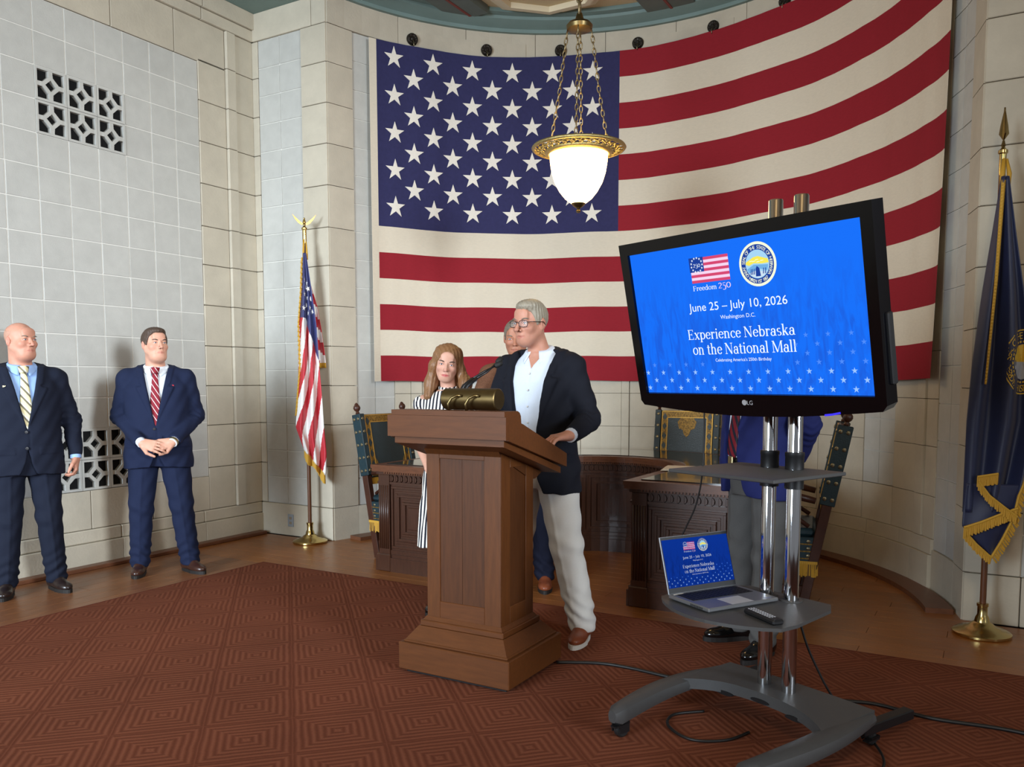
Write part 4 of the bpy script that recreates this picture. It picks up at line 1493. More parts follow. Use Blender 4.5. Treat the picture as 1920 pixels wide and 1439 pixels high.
for s in (-1, 1):
    vs, fs = [], []
    n = 24
    for k in range(n + 1):
        w = k / n
        y_ = -.625 + .745 * w
        z1 = .128 + .026 * math.sin(PI * min(1, w * 1.15) * .62) - .010 * w
        th = .080 - .030 * w
        xx = s * (.305 + .050 * math.sin(PI * w * .9) + .0 * w)
        hw_ = .030 + .022 * math.sin(PI * min(1.0, w + .12) * .75)
        if k == 0:
            hw_, th, z1 = hw_ * .6, th * .6, z1 - .012
        for q in range(10):
            a = 2 * PI * q / 10
            ca, sa = math.cos(a), math.sin(a)
            vs.append((xx + hw_ * math.copysign(abs(ca) ** .7, ca), y_, z1 - th / 2 + th / 2 * math.copysign(abs(sa) ** .7, sa)))
    m6 = 10
    for k in range(n):
        for q in range(m6):
            fs.append((k * m6 + q, k * m6 + (q + 1) % m6, (k + 1) * m6 + (q + 1) % m6, (k + 1) * m6 + q))
    fs += [tuple(range(m6))[::-1], tuple(range(n * m6, n * m6 + m6))]
    MB().add(vs, fs).build('front_arm', 'cart_grey', cart, smooth='auto')
    MB().box(-.024, .024, -.02, .30, .048, .088, bev=.004, M=Matrix.Translation((s * .318, .11, 0)) @ Matrix.Rotation(R(-4 * s), 4, 'Z')).build('rear_leg', 'black_plastic', cart)
    MB().box(s * .318 - .022, s * .318 + .022, .09, .135, .085, .135).build('rear_leg_bracket', 'black_plastic', cart)
    for xx, yy, top in ((s * .308, -.585, .078), (s * .325, .14, .052)):
        cst = MB()
        cst.tube([(xx, yy, top + .006), (xx, yy, top - .016)], .017, 12)
        zt = top - .016
        cst.box(xx - .024, xx - .018, yy - .016, yy + .036, .022, zt)
        cst.box(xx + .018, xx + .024, yy - .016, yy + .036, .022, zt)
        cst.box(xx - .024, xx + .024, yy - .018, yy + .038, zt - .006, zt + .002)
        cst.box(xx + .0, xx + .028, yy - .045, yy - .016, zt - .010, zt - .003)
        co = cst.build('caster', 'black_plastic', cart)
        rw = .031 if top > .06 else .024
        MB().lathe([(.0, -.016), (rw - .006, -.016), (rw, -.011), (rw, .011), (rw - .006, .016), (0, .016)], 20, M=Matrix.Translation((xx, yy + .014, rw)) @ Matrix.Rotation(PI / 2, 4, 'Y')).build('wheel', 'rubber', co, smooth='auto')
MB().box(-.20, -.09, -.06, .0, .1640, .1650, M=Matrix.Rotation(R(-3), 4, 'Y')).build('warning_label', 'paper', cart)
mat('label_yellow', (214, 170, 40), 0.6)
MB().prism([(-.135, -.046), (-.107, -.046), (-.121, -.02)], .1652, .1656, axis='z', M=Matrix.Rotation(R(-3), 4, 'Y')).build('warning_mark', 'label_yellow', cart)
mnt = MB()
mnt.box(-.12, .12, -.06, -.028, 1.45, 1.80, bev=.004)
mnt.box(-.30, -.26, -.13, -.09, 1.42, 1.86)
mnt.box(.26, .30, -.13, -.09, 1.42, 1.86)
mnt.box(-.30, .30, -.11, -.05, 1.60, 1.66)
mnt.build('mount_bracket', 'cart_dark', cart)

# television, leaning forward on the mount
TVC = Vector((-0.845, 3.17, 1.655))
tv = thing('television', 'large black flat television showing a blue slide on the wheeled cart', 'television', tuple(TVC), TVY)
tv.rotation_euler = Matrix.Rotation(TVY, 3, 'Z').to_4x4().to_3x3().to_euler() if False else (R(12.4), 0, TVY)
SW, SH = 1.04, 0.585
ox, zt_, zb_ = SW / 2 + .045, SH / 2 + .048, -SH / 2 - .052
# bezel: frame with a bowed lower edge
outer = [(-ox, zt_), (ox, zt_)]
outer += [(ox - .004, zb_ + .02), (ox - .02, zb_)]
for k in range(1, 12):
    w = k / 12
    outer.append((ox - .02 - (2 * ox - .04) * w, zb_ - .034 * math.sin(PI * w)))
outer += [(-ox + .02, zb_), (-ox + .004, zb_ + .02)]
MB().prism([(x, z) for x, z in outer], .002, .055, axis='y').build('housing', 'black_gloss', tv)
ix, iz = SW / 2 + .001, SH / 2 + .001
fr = MB()
fr.prism([(-ox, zt_), (ox, zt_), (ix, iz), (-ix, iz)], -.012, .0018, axis='y')
fr.prism([(-ox, zt_), (-ix, iz), (-ix, -iz), (-ox + .004, zb_ + .02)], -.012, .0018, axis='y')
fr.prism([(ox, zt_), (ox - .004, zb_ + .02), (ix, -iz), (ix, iz)], -.012, .0018, axis='y')
low = [(-ix, -iz), (ix, -iz)] + outer[2:]
fr.prism(low, -.012, .0018, axis='y')
fr.build('bezel', 'black_gloss', tv)
MB().box(-.42, .42, .055, .10, -.24, .22, bev=.01).build('back_shell', 'black_plastic', tv)
MB().box(ox - .01, ox + .008, .02, .05, -.26, -.02, bev=.004).build('side_controls', 'black_plastic', tv)
screen_mat('tv_picture', 1.0, False)
screen_mat('laptop_picture', 0.62, True)
scr = MB().box(-SW / 2, SW / 2, 0.0, .0019, -SH / 2, SH / 2).build('screen', 'tv_picture', tv)
slide(scr, SW, SH, 'tv_', 1.0)
vs, f_ = font_text('LG', .024, 0, 0, width=.026)
lg = MB().add([(x + .013, -.0125, z - SH / 2 - .040) for x, z in vs], f_)
lg.build('maker_lettering', 'logo_grey', tv)
lo = MB()
lo.prism([(-.012 + .011 * math.cos(2 * PI * q / 20), -SH / 2 - .0315 + .011 * math.sin(2 * PI * q / 20)) for q in range(20)], -.0128, -.0119, axis='y')
lo.build('maker_emblem', 'logo_grey', tv)
em = emission('standby_glow', (60, 50, 220), 1.2)
MB().tube([(.33, -.013, zb_ - .024 + .006), (.36, -.016, zb_ - .018 + .004), (.39, -.013, zb_ - .010 + .002)], .004, 6).build('standby_light', 'standby_glow', tv)

# laptop
lp = thing('laptop', 'open silver laptop showing the blue slide on the cart shelf', 'laptop', (-0.905, 3.245, CZ + .5405), R(58))
LW, LD = .357, .240
MB().box(-LW / 2, LW / 2, -LD / 2, LD / 2, 0, .016, bev=.004).build('base', 'laptop_silver', lp)
kb = MB().box(-.155, .155, -.005, .098, .0160, .0166).build('keyboard', 'laptop_dark', lp)
kmesh = MB().box(-.0088, .0088, -.0078, .0078, 0, .0016, bev=.001).mesh('key')
for r_ in range(6):
    for q in range(15):
        link('key', kmesh, 'key_black', kb, loc=(-.1435 + q * .0205, .088 - r_ * .0172, .0166))
MB().box(-.055, .055, -.112, -.024, .0158, .0163).build('touchpad', 'logo_grey', lp)
vt = MB()
for q in range(9):
    vt.box(-LW / 2 - .0006, -LW / 2 + .001, -.02 - q * .008, -.0155 - q * .008, .004, .012)
vt.build('side_vents', 'laptop_dark', lp)
MB().box(.12, .15, -.112, -.095, .0160, .0163).build('sticker', 'satin_blue', lp)
MB().box(-.165, -.115, .100, .108, .0160, .0163).build('sticker', 'paper', lp)
lid_m = Matrix.Translation((0, LD / 2 - .004, .014)) @ Matrix.Rotation(R(-17), 4, 'X')
lid = MB().box(-LW / 2, LW / 2, 0.0, .007, 0, .232, bev=.002, M=lid_m).build('lid', 'laptop_silver', lp)
MB().box(-LW / 2 + .003, LW / 2 - .003, -.0006, .0004, .003, .229, M=lid_m).build('screen_bezel', 'laptop_dark', lid)
ls = MB().box(-.172, .172, -.0006, .0006, -.097, .097).build('screen', 'laptop_picture', lid)
ls.matrix_local = lid_m @ Matrix.Translation((0, -.0008, .121))
slide(ls, .344, .194, 'laptop_', 0.85)
# remote control
rc = thing('remote_control', 'black remote control beside the laptop on the cart shelf', 'remote control', (-0.705, 3.065, CZ + .5375), R(-40))
MB().box(-.09, .09, -.024, .024, 0, .020, bev=.006).build('case', 'black_plastic', rc, smooth=False)
rk = MB().box(-.004, .004, -.003, .003, 0, .002, bev=.0008).mesh('button')
for a in range(10):
    for b in range(3):
        link('button', rk, 'logo_grey', rc, loc=(-.072 + a * .0135, -.011 + b * .011, .0199))


# ---------------------------------------------------------------- flags on stands
def stand(t, ztop, tip):
    MB().lathe([(0, 0), (.145, 0), (.15, .006), (.15, .018), (.142, .024), (.13, .027), (.12, .034), (.10, .037), (.09, .045), (.07, .05), (.055, .066), (.04, .075), (.034, .10), (.026, .115), (.026, .16), (.030, .163), (.030, .178), (.022, .18), (0, .18)], 40).build('base', 'brass', t, smooth='auto')
    MB().lathe([(0, .17), (.0165, .17), (.0165, ztop), (0, ztop)], 16).build('pole', 'pole_wood', t, smooth='auto')
    MB().lathe([(0, ztop - .002), (.016, ztop), (.0175, ztop + .03), (.0175, ztop + .11), (.024, ztop + .115), (.024, ztop + .13), (.012, ztop + .14), (.008, ztop + .15), (0, ztop + .152)], 16).build('ferrule', 'brass', t, smooth='auto')


VD = Vector((0.80, -0.6, 0)).normalized()
usf = thing('flag_on_stand', 'stars and stripes flag with gold fringe hanging from an eagle topped pole', 'flag', (-5.165, 5.40, 0), R(43))
stand(usf, 2.59, 'eagle')
eg = MB()
eg.sphere((0, 0, 2.765), (.014, .017, .028), 10, 8)
eg.sphere((0, -.012, 2.795), (.009, .011, .010), 8, 6)
for s in (-1, 1):
    eg.prism([(s * .008, 2.755), (s * .03, 2.77), (s * .065, 2.80), (s * .10, 2.835), (s * .075, 2.79), (s * .05, 2.76), (s * .02, 2.742)], -.006, .006, axis='y')
eg.sphere((0, 0, 2.742), (.012, .012, .009), 8, 6)
eg.build('eagle_finial', 'brass', usf, smooth='auto')


def cloth(t, name, outline_l, outline_r, z0, z1, mats, mfn, depth, nu=40, nv=70, folds=5.0, amp=.03, ph=0.0, y0=0.0, parent=None, curl=0.0, slant=0.0):
    """hanging cloth: x between two outlines, folds running down it"""
    zs = [p[0] for p in outline_l]
    xl = [p[1] for p in outline_l]
    zr = [p[0] for p in outline_r]
    xr = [p[1] for p in outline_r]

    def fn(u, v):
        z = z0 + (z1 - z0) * v
        a, b = np.interp(-z, [-q for q in zs], xl), np.interp(-z, [-q for q in zr], xr)
        w = min(1, .15 + v * 2.2)
        y = y0 + amp * w * math.sin(u * folds * 2 * PI + ph + v * 1.3) + amp * .4 * math.sin(u * folds * 4.4 + v * 5 + ph) * w
        return (a + (b - a) * u, y, z + slant * (1 - u) * v * v + curl * math.sin(u * folds * 2 * PI + ph) * v)
    return MB().grid(fn, nu, nv, thick=.004, mfn=mfn).build(name, mats, parent or t, smooth=True), fn


SM = ['satin_red', 'satin_white', 'satin_blue', 'gold_fringe']


def main_m(u, v):
    z = 2.50 + (.56 - 2.50) * v
    x = -.10 + .22 * u
    lim = 1.93 - .55 * max(0, u - .35)
    if z > lim - .0 and u < 1.0:
        return 2
    q = (u * 1.0 + (v - .3) * 1.55) * 4.6
    return 0 if int(math.floor(q)) % 2 == 0 else 1


# rear fold: the fly end with nearly level stripes
rf, _ = cloth(usf, 'rear_fold', [(2.30, .0), (1.9, .01), (1.52, .05)], [(2.30, .03), (2.05, .10), (1.85, .13), (1.60, .16), (1.52, .165)], 2.28, 1.53, SM, lambda u, v: (3 if v > .94 else (1 if int((v * 7.2 - u * 1.2) + 3) % 2 == 0 else 0)), 0, 14, 34, folds=1.2, amp=.02, ph=2.0, y0=.035)
lf2, _ = cloth(usf, 'hoist_fold', [(2.0, -.06), (1.5, -.075), (.95, -.09)], [(2.0, -.01), (1.5, .0), (.95, .0)], 2.0, .98, SM, lambda u, v: (0 if int(v * 9) % 2 == 0 else 1), 0, 10, 40, folds=1.0, amp=.015, y0=.04)
mainc, mfn_ = cloth(usf, 'main_cloth', [(2.50, -.015), (2.2, -.03), (1.9, -.055), (1.5, -.05), (1.2, -.075), (.9, -.10), (.85, -.10), (.62, -.04), (.5, .0)], [(2.50, .012), (2.2, .05), (1.9, .085), (1.6, .10), (1.3, .12), (1.0, .135), (.8, .15), (.62, .145), (.5, .09)], 2.50, .60, SM, main_m, 0, 110, 210, folds=2.6, amp=.026, ph=.6, y0=-.062, slant=.22)
# fringe along the lower edge and a cord of gold down the hoist
fb = MB()
npt = 60
for k in range(npt):
    w = (k + .5) / npt
    p = Vector(mfn_(w, 1.0))
    fb.tube([p + Vector((0, 0, .01)), p + Vector((.002 * math.sin(k), 0, -.065 - .02 * math.sin(w * 9)))], .005, 4)
fb.build('fringe', 'gold_fringe', usf)
fb = MB()
for q in range(34):
    w = q / 33
    p = Vector(mfn_(0.0, .75 * w + .02))
    fb.tube([p + Vector((-.004, -.004, .0)), p + Vector((-.014, -.008, -.05))], .007, 5)
fb.tube([(-.004, -.02, 2.62), (-.012, -.028, 2.52), (-.012, -.03, 2.42)], .009, 6)
fb.tube([(.012, -.02, 2.60), (.018, -.028, 2.52), (.016, -.03, 2.45)], [.006, .008, .012], 6)
fb.build('hoist_fringe', 'gold_fringe', usf, smooth=True)
rs = random.Random(11)
ssp = [(.35, .12), (.55, .135), (.75, .16), (.3, .185), (.52, .20), (.8, .205), (.45, .235), (.7, .245), (.25, .25), (.55, .27), (.85, .26), (.35, .285), (.62, .16), (.42, .155)]
for (u, v) in ssp:
    p = Vector(mfn_(u, v))
    dp = (Vector(mfn_(min(1, u + .02), v)) - Vector(mfn_(u - .02, v))).normalized()
    b = MB()
    pts = star_poly(.026, rot=rs.uniform(-.4, .4))
    vs = [p + dp * a * .75 + Vector((0, -.011, bz)) for a, bz in pts]
    b.add(vs + [v_ + Vector((0, .003, 0)) for v_ in vs], [tuple(range(10)), tuple(range(10, 20))[::-1]] + [(k, k + 10, (k + 1) % 10 + 10, (k + 1) % 10) for k in range(10)])
    b.build('star', 'satin_white', mainc)

# navy state flag on the right
nf = thing('flag_on_stand', 'navy blue state flag with gold seal and fringe hanging from a spear topped pole', 'flag', (-0.015, 5.29, 0), R(17))
stand(nf, 2.52, 'spear')
sp_ = MB()
sp_.lathe([(.006, 2.665), (.012, 2.675), (.008, 2.69), (.006, 2.70)], 10)
for k in range(2):
    Mx = Matrix.Rotation(k * PI / 2, 4, 'Z')
    sp_.prism([(0, 2.70), (.024, 2.735), (.018, 2.78), (0, 2.875), (-.018, 2.78), (-.024, 2.735)], -.004 if k == 0 else -.004, .004, axis='y', M=Mx)
sp_.build('spear_finial', 'brass_dull', nf)
cl, cfn = cloth(nf, 'cloth', [(2.5, -.02), (2.2, -.05), (1.9, -.085), (1.5, -.125), (1.2, -.14), (.9, -.14), (.66, -.14)], [(2.5, .015), (2.2, .06), (1.9, .11), (1.5, .17), (1.2, .18), (.9, .14), (.66, .10)], 2.5, .70, ['satin_navy'], None, 0, 60, 80, folds=2.2, amp=.032, ph=1.9, y0=-.068)
c2_, c2fn = cloth(nf, 'rear_fold', [(2.3, .0), (1.6, .02), (1.0, .06)], [(2.3, .05), (1.6, .22), (1.0, .24)], 2.3, 1.0, ['satin_navy'], None, 0, 20, 40, folds=1.4, amp=.03, ph=.4, y0=.05)
# hanging lower corner with zigzag of fringe
cloth(nf, 'lower_corner', [(.86, -.135), (.625, -.146), (.545, -.085), (.462, -.004)], [(.86, .145), (.68, .105), (.56, .052), (.462, .004)], .86, .464, ['satin_navy'], None, 0, 24, 30, folds=.9, amp=.012, ph=.8, y0=-.088)


def fringe(name, pts, L_, n, parent, thick=.005, dirv=(0, 0, -1), band=True):
    P = [Vector(p) + Vector((0, -.045, 0)) for p in pts]
    seg = [(P[i + 1] - P[i]).length for i in range(len(P) - 1)]
    tot = sum(seg)
    b = MB()
    dv = Vector(dirv)
    for k in range(n):
        s = (k + .5) / n * tot
        i = 0
        while i < len(seg) - 1 and s > seg[i]:
            s -= seg[i]
            i += 1
        p = P[i].lerp(P[i + 1], s / seg[i])
        b.tube([p, p + dv * L_ + Vector((.003 * math.sin(k * 1.7), .002 * math.cos(k * 2.3), .004 * math.sin(k * 3.1)))], thick, 4)
    if band:
        b.tube(P, thick * 1.5, 6)
    return b.build(name, 'gold_fringe', parent)


fringe('fringe', [(-.09, -.075, .90), (.01, -.08, .92)], .055, 18, nf)
fringe('fringe', [(-.085, -.078, .875), (-.03, -.082, .80), (.05, -.085, .735), (.11, -.08, .69)], .045, 26, nf)
fringe('fringe', [(.115, -.07, .735), (.03, -.078, .70), (-.06, -.075, .655), (-.145, -.07, .62)], .055, 34, nf)
fringe('fringe', [(-.14, -.065, .60), (-.08, -.065, .53), (-.02, -.065, .475), (.0, -.065, .46)], .04, 26, nf, dirv=(-.1, 0, -1))
fringe('fringe', [(.0, -.06, .46), (.05, -.06, .56), (.10, -.06, .68), (.12, -.06, .80), (.16, -.06, .92), (.20, -.06, 1.06)], .045, 44, nf, dirv=(.55, 0, -.8))
hb = MB()
for q in range(60):
    w = q / 59
    z = 2.48 - 1.05 * w
    x = -.012 - .055 * w
    hb.tube([(x, -.068 - .045 * min(1, w * 2), z), (x - .004, -.072 - .045 * min(1, w * 2), z - .03)], .011 - .005 * w, 5)
hb.tube([(.0, -.02, 2.60), (-.012, -.04, 2.5), (-.006, -.05, 2.42)], [.01, .013, .012], 6)
hb.tube([(.014, -.02, 2.60), (.026, -.03, 2.52), (.022, -.03, 2.36)], [.006, .012, .006], 6)
hb.build('hoist_fringe', 'gold_fringe', nf, smooth=True)
# part of the gold seal on the cloth
sl = MB()


def seal_pt(a, r, off=.007):
    x, z = .125 + r * .62 * math.cos(a), 1.52 + r * math.sin(a)
    z0c, z1c = 2.5, .70
    v = (z - z0c) / (z1c - z0c)
    l = np.interp(-z, [-2.5, -2.2, -1.9, -1.5, -1.2, -.9], [-.02, -.05, -.085, -.125, -.14, -.14])
    r_ = np.interp(-z, [-2.5, -2.2, -1.9, -1.5, -1.2, -.9], [.015, .06, .11, .17, .18, .14])
    u = (x - l) / (r_ - l)
    p = Vector(cfn(min(1, u), v))
    return p + Vector((0, -off, 0))


for q in range(40):
    a0, a1 = 2 * PI * q / 40, 2 * PI * (q + 1) / 40
    sl.add([seal_pt(a0, .168), seal_pt(a1, .168), seal_pt(a1, .175), seal_pt(a0, .175)], [(0, 1, 2, 3)])
for q in range(30):
    a0, a1 = 2 * PI * q / 30, 2 * PI * (q + .6) / 30
    sl.add([seal_pt(a0, .104), seal_pt(a1, .104), seal_pt(a1, .114), seal_pt(a0, .114)], [(0, 1, 2, 3)])
for txt, a0, a1, up in (('GREAT SEAL OF THE STATE OF NEBRASKA', 222, -42, 1), ('MARCH 1ST 1867', 231, 309, -1)):
    for q, ch_ in enumerate(txt):
        if ch_ == ' ':
            continue
        ac = R(a0 + (a1 - a0) * (q + .5) / len(txt))
        lv, lf_ = font_text(ch_, .052, 0, -.018)
        sl.add([seal_pt(ac - up * px / .142, .142 + up * pz) for px, pz in lv], lf_)
sl.build('seal_ring', 'seal_gold', cl)
sg = MB()
for q in range(16):
    a0, a1 = 2 * PI * q / 16, 2 * PI * (q + 1) / 16
    sg.add([seal_pt(0, .0), seal_pt(a0, .095), seal_pt(a1, .095)], [(0, 1, 2)], mi=0 if math.sin((a0 + a1) / 2) > .1 else 1)
sg.build('seal_picture', ['seal_gold', 'seal_grey'], cl)

# ---------------------------------------------------------------- cables on the floor
def cable(name, label, pts, r=.0065):
    P = [Vector(p) for p in pts]
    out = []
    for i in range(len(P) - 1):
        p0, p1, p2, p3 = P[max(i - 1, 0)], P[i], P[i + 1], P[min(i + 2, len(P) - 1)]
        for k in range(8):
            t = k / 8
            out.append(0.5 * ((2 * p1) + (-p0 + p2) * t + (2 * p0 - 5 * p1 + 4 * p2 - p3) * t * t + (-p0 + 3 * p1 - 3 * p2 + p3) * t ** 3))
    out.append(P[-1])
    o = MB().tube(out, r, 8).build(name, 'cable_black', None, smooth=True)
    tag(o, label, 'cable')
    return o


zc = CZ + .007
cable('power_cable', 'black cable running over the carpet from the podium past the cart to the right', [(-1.845, 3.64, zc), (-1.66, 3.73, zc), (-1.495, 3.745, zc), (-1.21, 3.72, zc), (-.95, 3.78, zc), (-.60, 3.80, zc), (-.40, 3.85, zc), (-.17, 3.80, zc), (.15, 3.82, zc), (.6, 3.70, zc)], .0085)
cable('screen_cable', 'thin black cable looping down from the back of the cart poles', [(-.70, 3.47, 1.3), (-.71, 3.48, .9), (-.66, 3.50, .45), (-.58, 3.56, .20), (-.50, 3.62, .05), (-.44, 3.60, zc), (-.36, 3.44, zc), (-.30, 3.25, zc), (-.33, 3.02, zc), (-.30, 2.7, zc)], .005)
cable('loop_cable', 'black cable curled in a loop on the carpet under the cart base', [(-1.02, 3.40, zc), (-1.12, 3.30, zc), (-1.10, 3.18, zc), (-.98, 3.10, zc), (-.86, 3.16, zc), (-.80, 3.28, zc)], .006)
cable('laptop_cable', 'thin grey cable drooping from the screen down to the laptop', [(-1.02, 3.32, 1.36), (-1.02, 3.33, 1.18), (-1.03, 3.34, 1.02), (-1.06, 3.36, .90), (-1.11, 3.39, .80), (-1.16, 3.41, .69), (-1.13, 3.40, .60), (-1.03, 3.385, .567)], .0035)
# ---------------------------------------------------------------- bodies and clothes as smooth implicit surfaces
class Vox:
    """distance field on a box grid; shapes are blended in, then skinned as one closed mesh"""

    def __init__(s, lo, hi, d, zs=None):
        s.x = np.arange(lo[0], hi[0] + d, d, dtype=np.float32)
        s.y = np.arange(lo[1], hi[1] + d, d, dtype=np.float32)
        s.z = np.arange(lo[2], hi[2] + d, d, dtype=np.float32) if zs is None else np.asarray(zs, dtype=np.float32)
        s.F = np.full((len(s.x), len(s.y), len(s.z)), 0.5, dtype=np.float32)

    def blk(s, lo, hi):
        sl = []
        for a, l, h in ((s.x, lo[0], hi[0]), (s.y, lo[1], hi[1]), (s.z, lo[2], hi[2])):
            i, j = int(np.searchsorted(a, l)), int(np.searchsorted(a, h))
            sl.append(slice(max(0, i - 1), min(len(a), j + 1)))
        X = s.x[sl[0]][:, None, None]
        Y = s.y[sl[1]][None, :, None]
        Z = s.z[sl[2]][None, None, :]
        return tuple(sl), X, Y, Z

    def op(s, prim, k=0.01, mode='add'):
        fn, lo, hi = prim
        m = k + 0.03
        sl, X, Y, Z = s.blk([q - m for q in lo], [q + m for q in hi])
        a = s.F[sl]
        if a.size == 0:
            return
        b = fn(X, Y, Z)
        if mode == 'add':
            h = np.clip(0.5 + 0.5 * (b - a) / k, 0, 1)
            s.F[sl] = b * (1 - h) + a * h - k * h * (1 - h)
        elif mode == 'sub':
            b = -b
            h = np.clip(0.5 - 0.5 * (b - a) / k, 0, 1)
            s.F[sl] = b * (1 - h) + a * h + k * h * (1 - h)

    def all(s, fn):
        X, Y, Z = s.x[:, None, None], s.y[None, :, None], s.z[None, None, :]
        s.F = fn(s.F, X, Y, Z).astype(np.float32)

    def skin(s):
        """surface nets"""
        F = s.F
        ins = F < 0
        nx, ny, nz = F.shape
        cy_, cz_ = ny - 1, nz - 1
        ids, pos, quads = [], [], []
        for ax in range(3):
            a = [slice(None)] * 3
            b = [slice(None)] * 3
            a[ax], b[ax] = slice(0, -1), slice(1, None)
            cr = np.nonzero(ins[tuple(a)] != ins[tuple(b)])
            I = [c.astype(np.int64) for c in cr]
            o1, o2 = (ax + 1) % 3, (ax + 2) % 3
            lim = (nx, ny, nz)
            ok = (I[o1] > 0) & (I[o2] > 0) & (I[o1] < lim[o1] - 1) & (I[o2] < lim[o2] - 1)
            I = [c[ok] for c in I]
            J = list(I)
            J[ax] = I[ax] + 1
            f0, f1 = F[tuple(I)], F[tuple(J)]
            t = f0 / (f0 - f1)
            P = np.stack([s.x[I[0]], s.y[I[1]], s.z[I[2]]], 1).astype(np.float64)
            ca = (s.x, s.y, s.z)[ax]
            P[:, ax] = ca[I[ax]] + t * (ca[J[ax]] - ca[I[ax]])
            q = []
            for d1, d2 in ((-1, -1), (0, -1), (0, 0), (-1, 0)):
                C_ = list(I)
                C_[o1] = I[o1] + d1
                C_[o2] = I[o2] + d2
                q.append((C_[0] * cy_ + C_[1]) * cz_ + C_[2])
            q = np.stack(q, 1)
            flip = ~(f0 < 0)
            q[flip] = q[flip][:, ::-1]
            quads.append(q)
            ids.append(q.reshape(-1))
            pos.append(np.repeat(P, 4, axis=0))
        ids, pos, quads = np.concatenate(ids), np.concatenate(pos), np.concatenate(quads)
        uq, inv = np.unique(ids, return_inverse=True)
        cnt = np.bincount(inv)
        V = np.stack([np.bincount(inv, pos[:, k]) / cnt for k in range(3)], 1)
        Q = inv.reshape(-1, 4)
        return V, Q

    def build(s, name, mats, parent, colfn=None, relax=0):
        V, Q = s.skin()
        for _ in range(relax):
            acc = np.zeros_like(V)
            c = np.zeros(len(V))
            for a, b in ((0, 1), (1, 2), (2, 3), (3, 0)):
                np.add.at(acc, Q[:, a], V[Q[:, b]])
                np.add.at(c, Q[:, a], 1)
                np.add.at(acc, Q[:, b], V[Q[:, a]])
                np.add.at(c, Q[:, b], 1)
            V = V * .5 + acc / c[:, None] * .5
        me = bpy.data.meshes.new(name)
        me.vertices.add(len(V))
        me.vertices.foreach_set('co', V.astype(np.float32).reshape(-1))
        me.loops.add(Q.size)
        me.loops.foreach_set('vertex_index', Q.astype(np.int32).reshape(-1))
        me.polygons.add(len(Q))
        me.polygons.foreach_set('loop_start', np.arange(0, Q.size, 4, dtype=np.int32))
        me.update(calc_edges=True)
        me.validate()
        if colfn is not None:
            at = me.attributes.new('tint', 'FLOAT', 'POINT')
            at.data.foreach_set('value', colfn(V).astype(np.float32))
        return link(name, me, mats, parent, smooth=True)


def _loc(X, Y, Z, fr):
    if fr is None:
        return X, Y, Z
    Rm, o = fr
    a, b, c = X - o[0], Y - o[1], Z - o[2]
    return (Rm[0][0] * a + Rm[1][0] * b + Rm[2][0] * c, Rm[0][1] * a + Rm[1][1] * b + Rm[2][1] * c, Rm[0][2] * a + Rm[1][2] * b + Rm[2][2] * c)


def W(fr, p):
    if fr is None:
        return Vector(p)
    return Vector(fr[0] @ Vector(p)) + Vector(fr[1])


def cap(a, b, ra, rb=None, fr=None):
    rb = ra if rb is None else rb
    a, b = W(fr, a), W(fr, b)
    d = b - a
    L2 = max(d.length_squared, 1e-9)

    def fn(X, Y, Z):
        px, py_, pz = X - a.x, Y - a.y, Z - a.z
        t = np.clip((px * d.x + py_ * d.y + pz * d.z) / L2, 0, 1)
        return np.sqrt((px - t * d.x) ** 2 + (py_ - t * d.y) ** 2 + (pz - t * d.z) ** 2) - (ra + (rb - ra) * t)
    r = max(ra, rb)
    return fn, [min(a[i], b[i]) - r for i in range(3)], [max(a[i], b[i]) + r for i in range(3)]


def ell(c, r, fr=None):
    def fn(X, Y, Z):
        x, y, z = _loc(X, Y, Z, fr)
        x, y, z = x - c[0], y - c[1], z - c[2]
        k0 = np.sqrt((x / r[0]) ** 2 + (y / r[1]) ** 2 + (z / r[2]) ** 2) + 1e-6
        k1 = np.sqrt((x / r[0] ** 2) ** 2 + (y / r[1] ** 2) ** 2 + (z / r[2] ** 2) ** 2) + 1e-6
        return k0 * (k0 - 1) / k1
    w = W(fr, c)
    m = max(r)
    return fn, [w[i] - m for i in range(3)], [w[i] + m for i in range(3)]


def loft(prof, grow=0.0, pw=2.25):
    """body of elliptic sections: (z, half width, half depth, y of the centre)"""
    z_ = [p[0] for p in prof]

    def fn(X, Y, Z):
        a = np.interp(Z, z_, [p[1] for p in prof]) + grow
        b = np.interp(Z, z_, [p[2] for p in prof]) + grow
        c = np.interp(Z, z_, [p[3] for p in prof])
        k = (np.abs(X / a) ** pw + np.abs((Y - c) / b) ** pw) ** (1 / pw)
        d = (k - 1) * np.minimum(a, b)
        return np.maximum(d, np.maximum(z_[0] - Z, Z - z_[-1]))
    m = max(p[1] for p in prof) + grow
    n = max(p[2] for p in prof) + grow + max(abs(p[3]) for p in prof)
    return fn, [-m, -n, z_[0]], [m, n, z_[-1]]


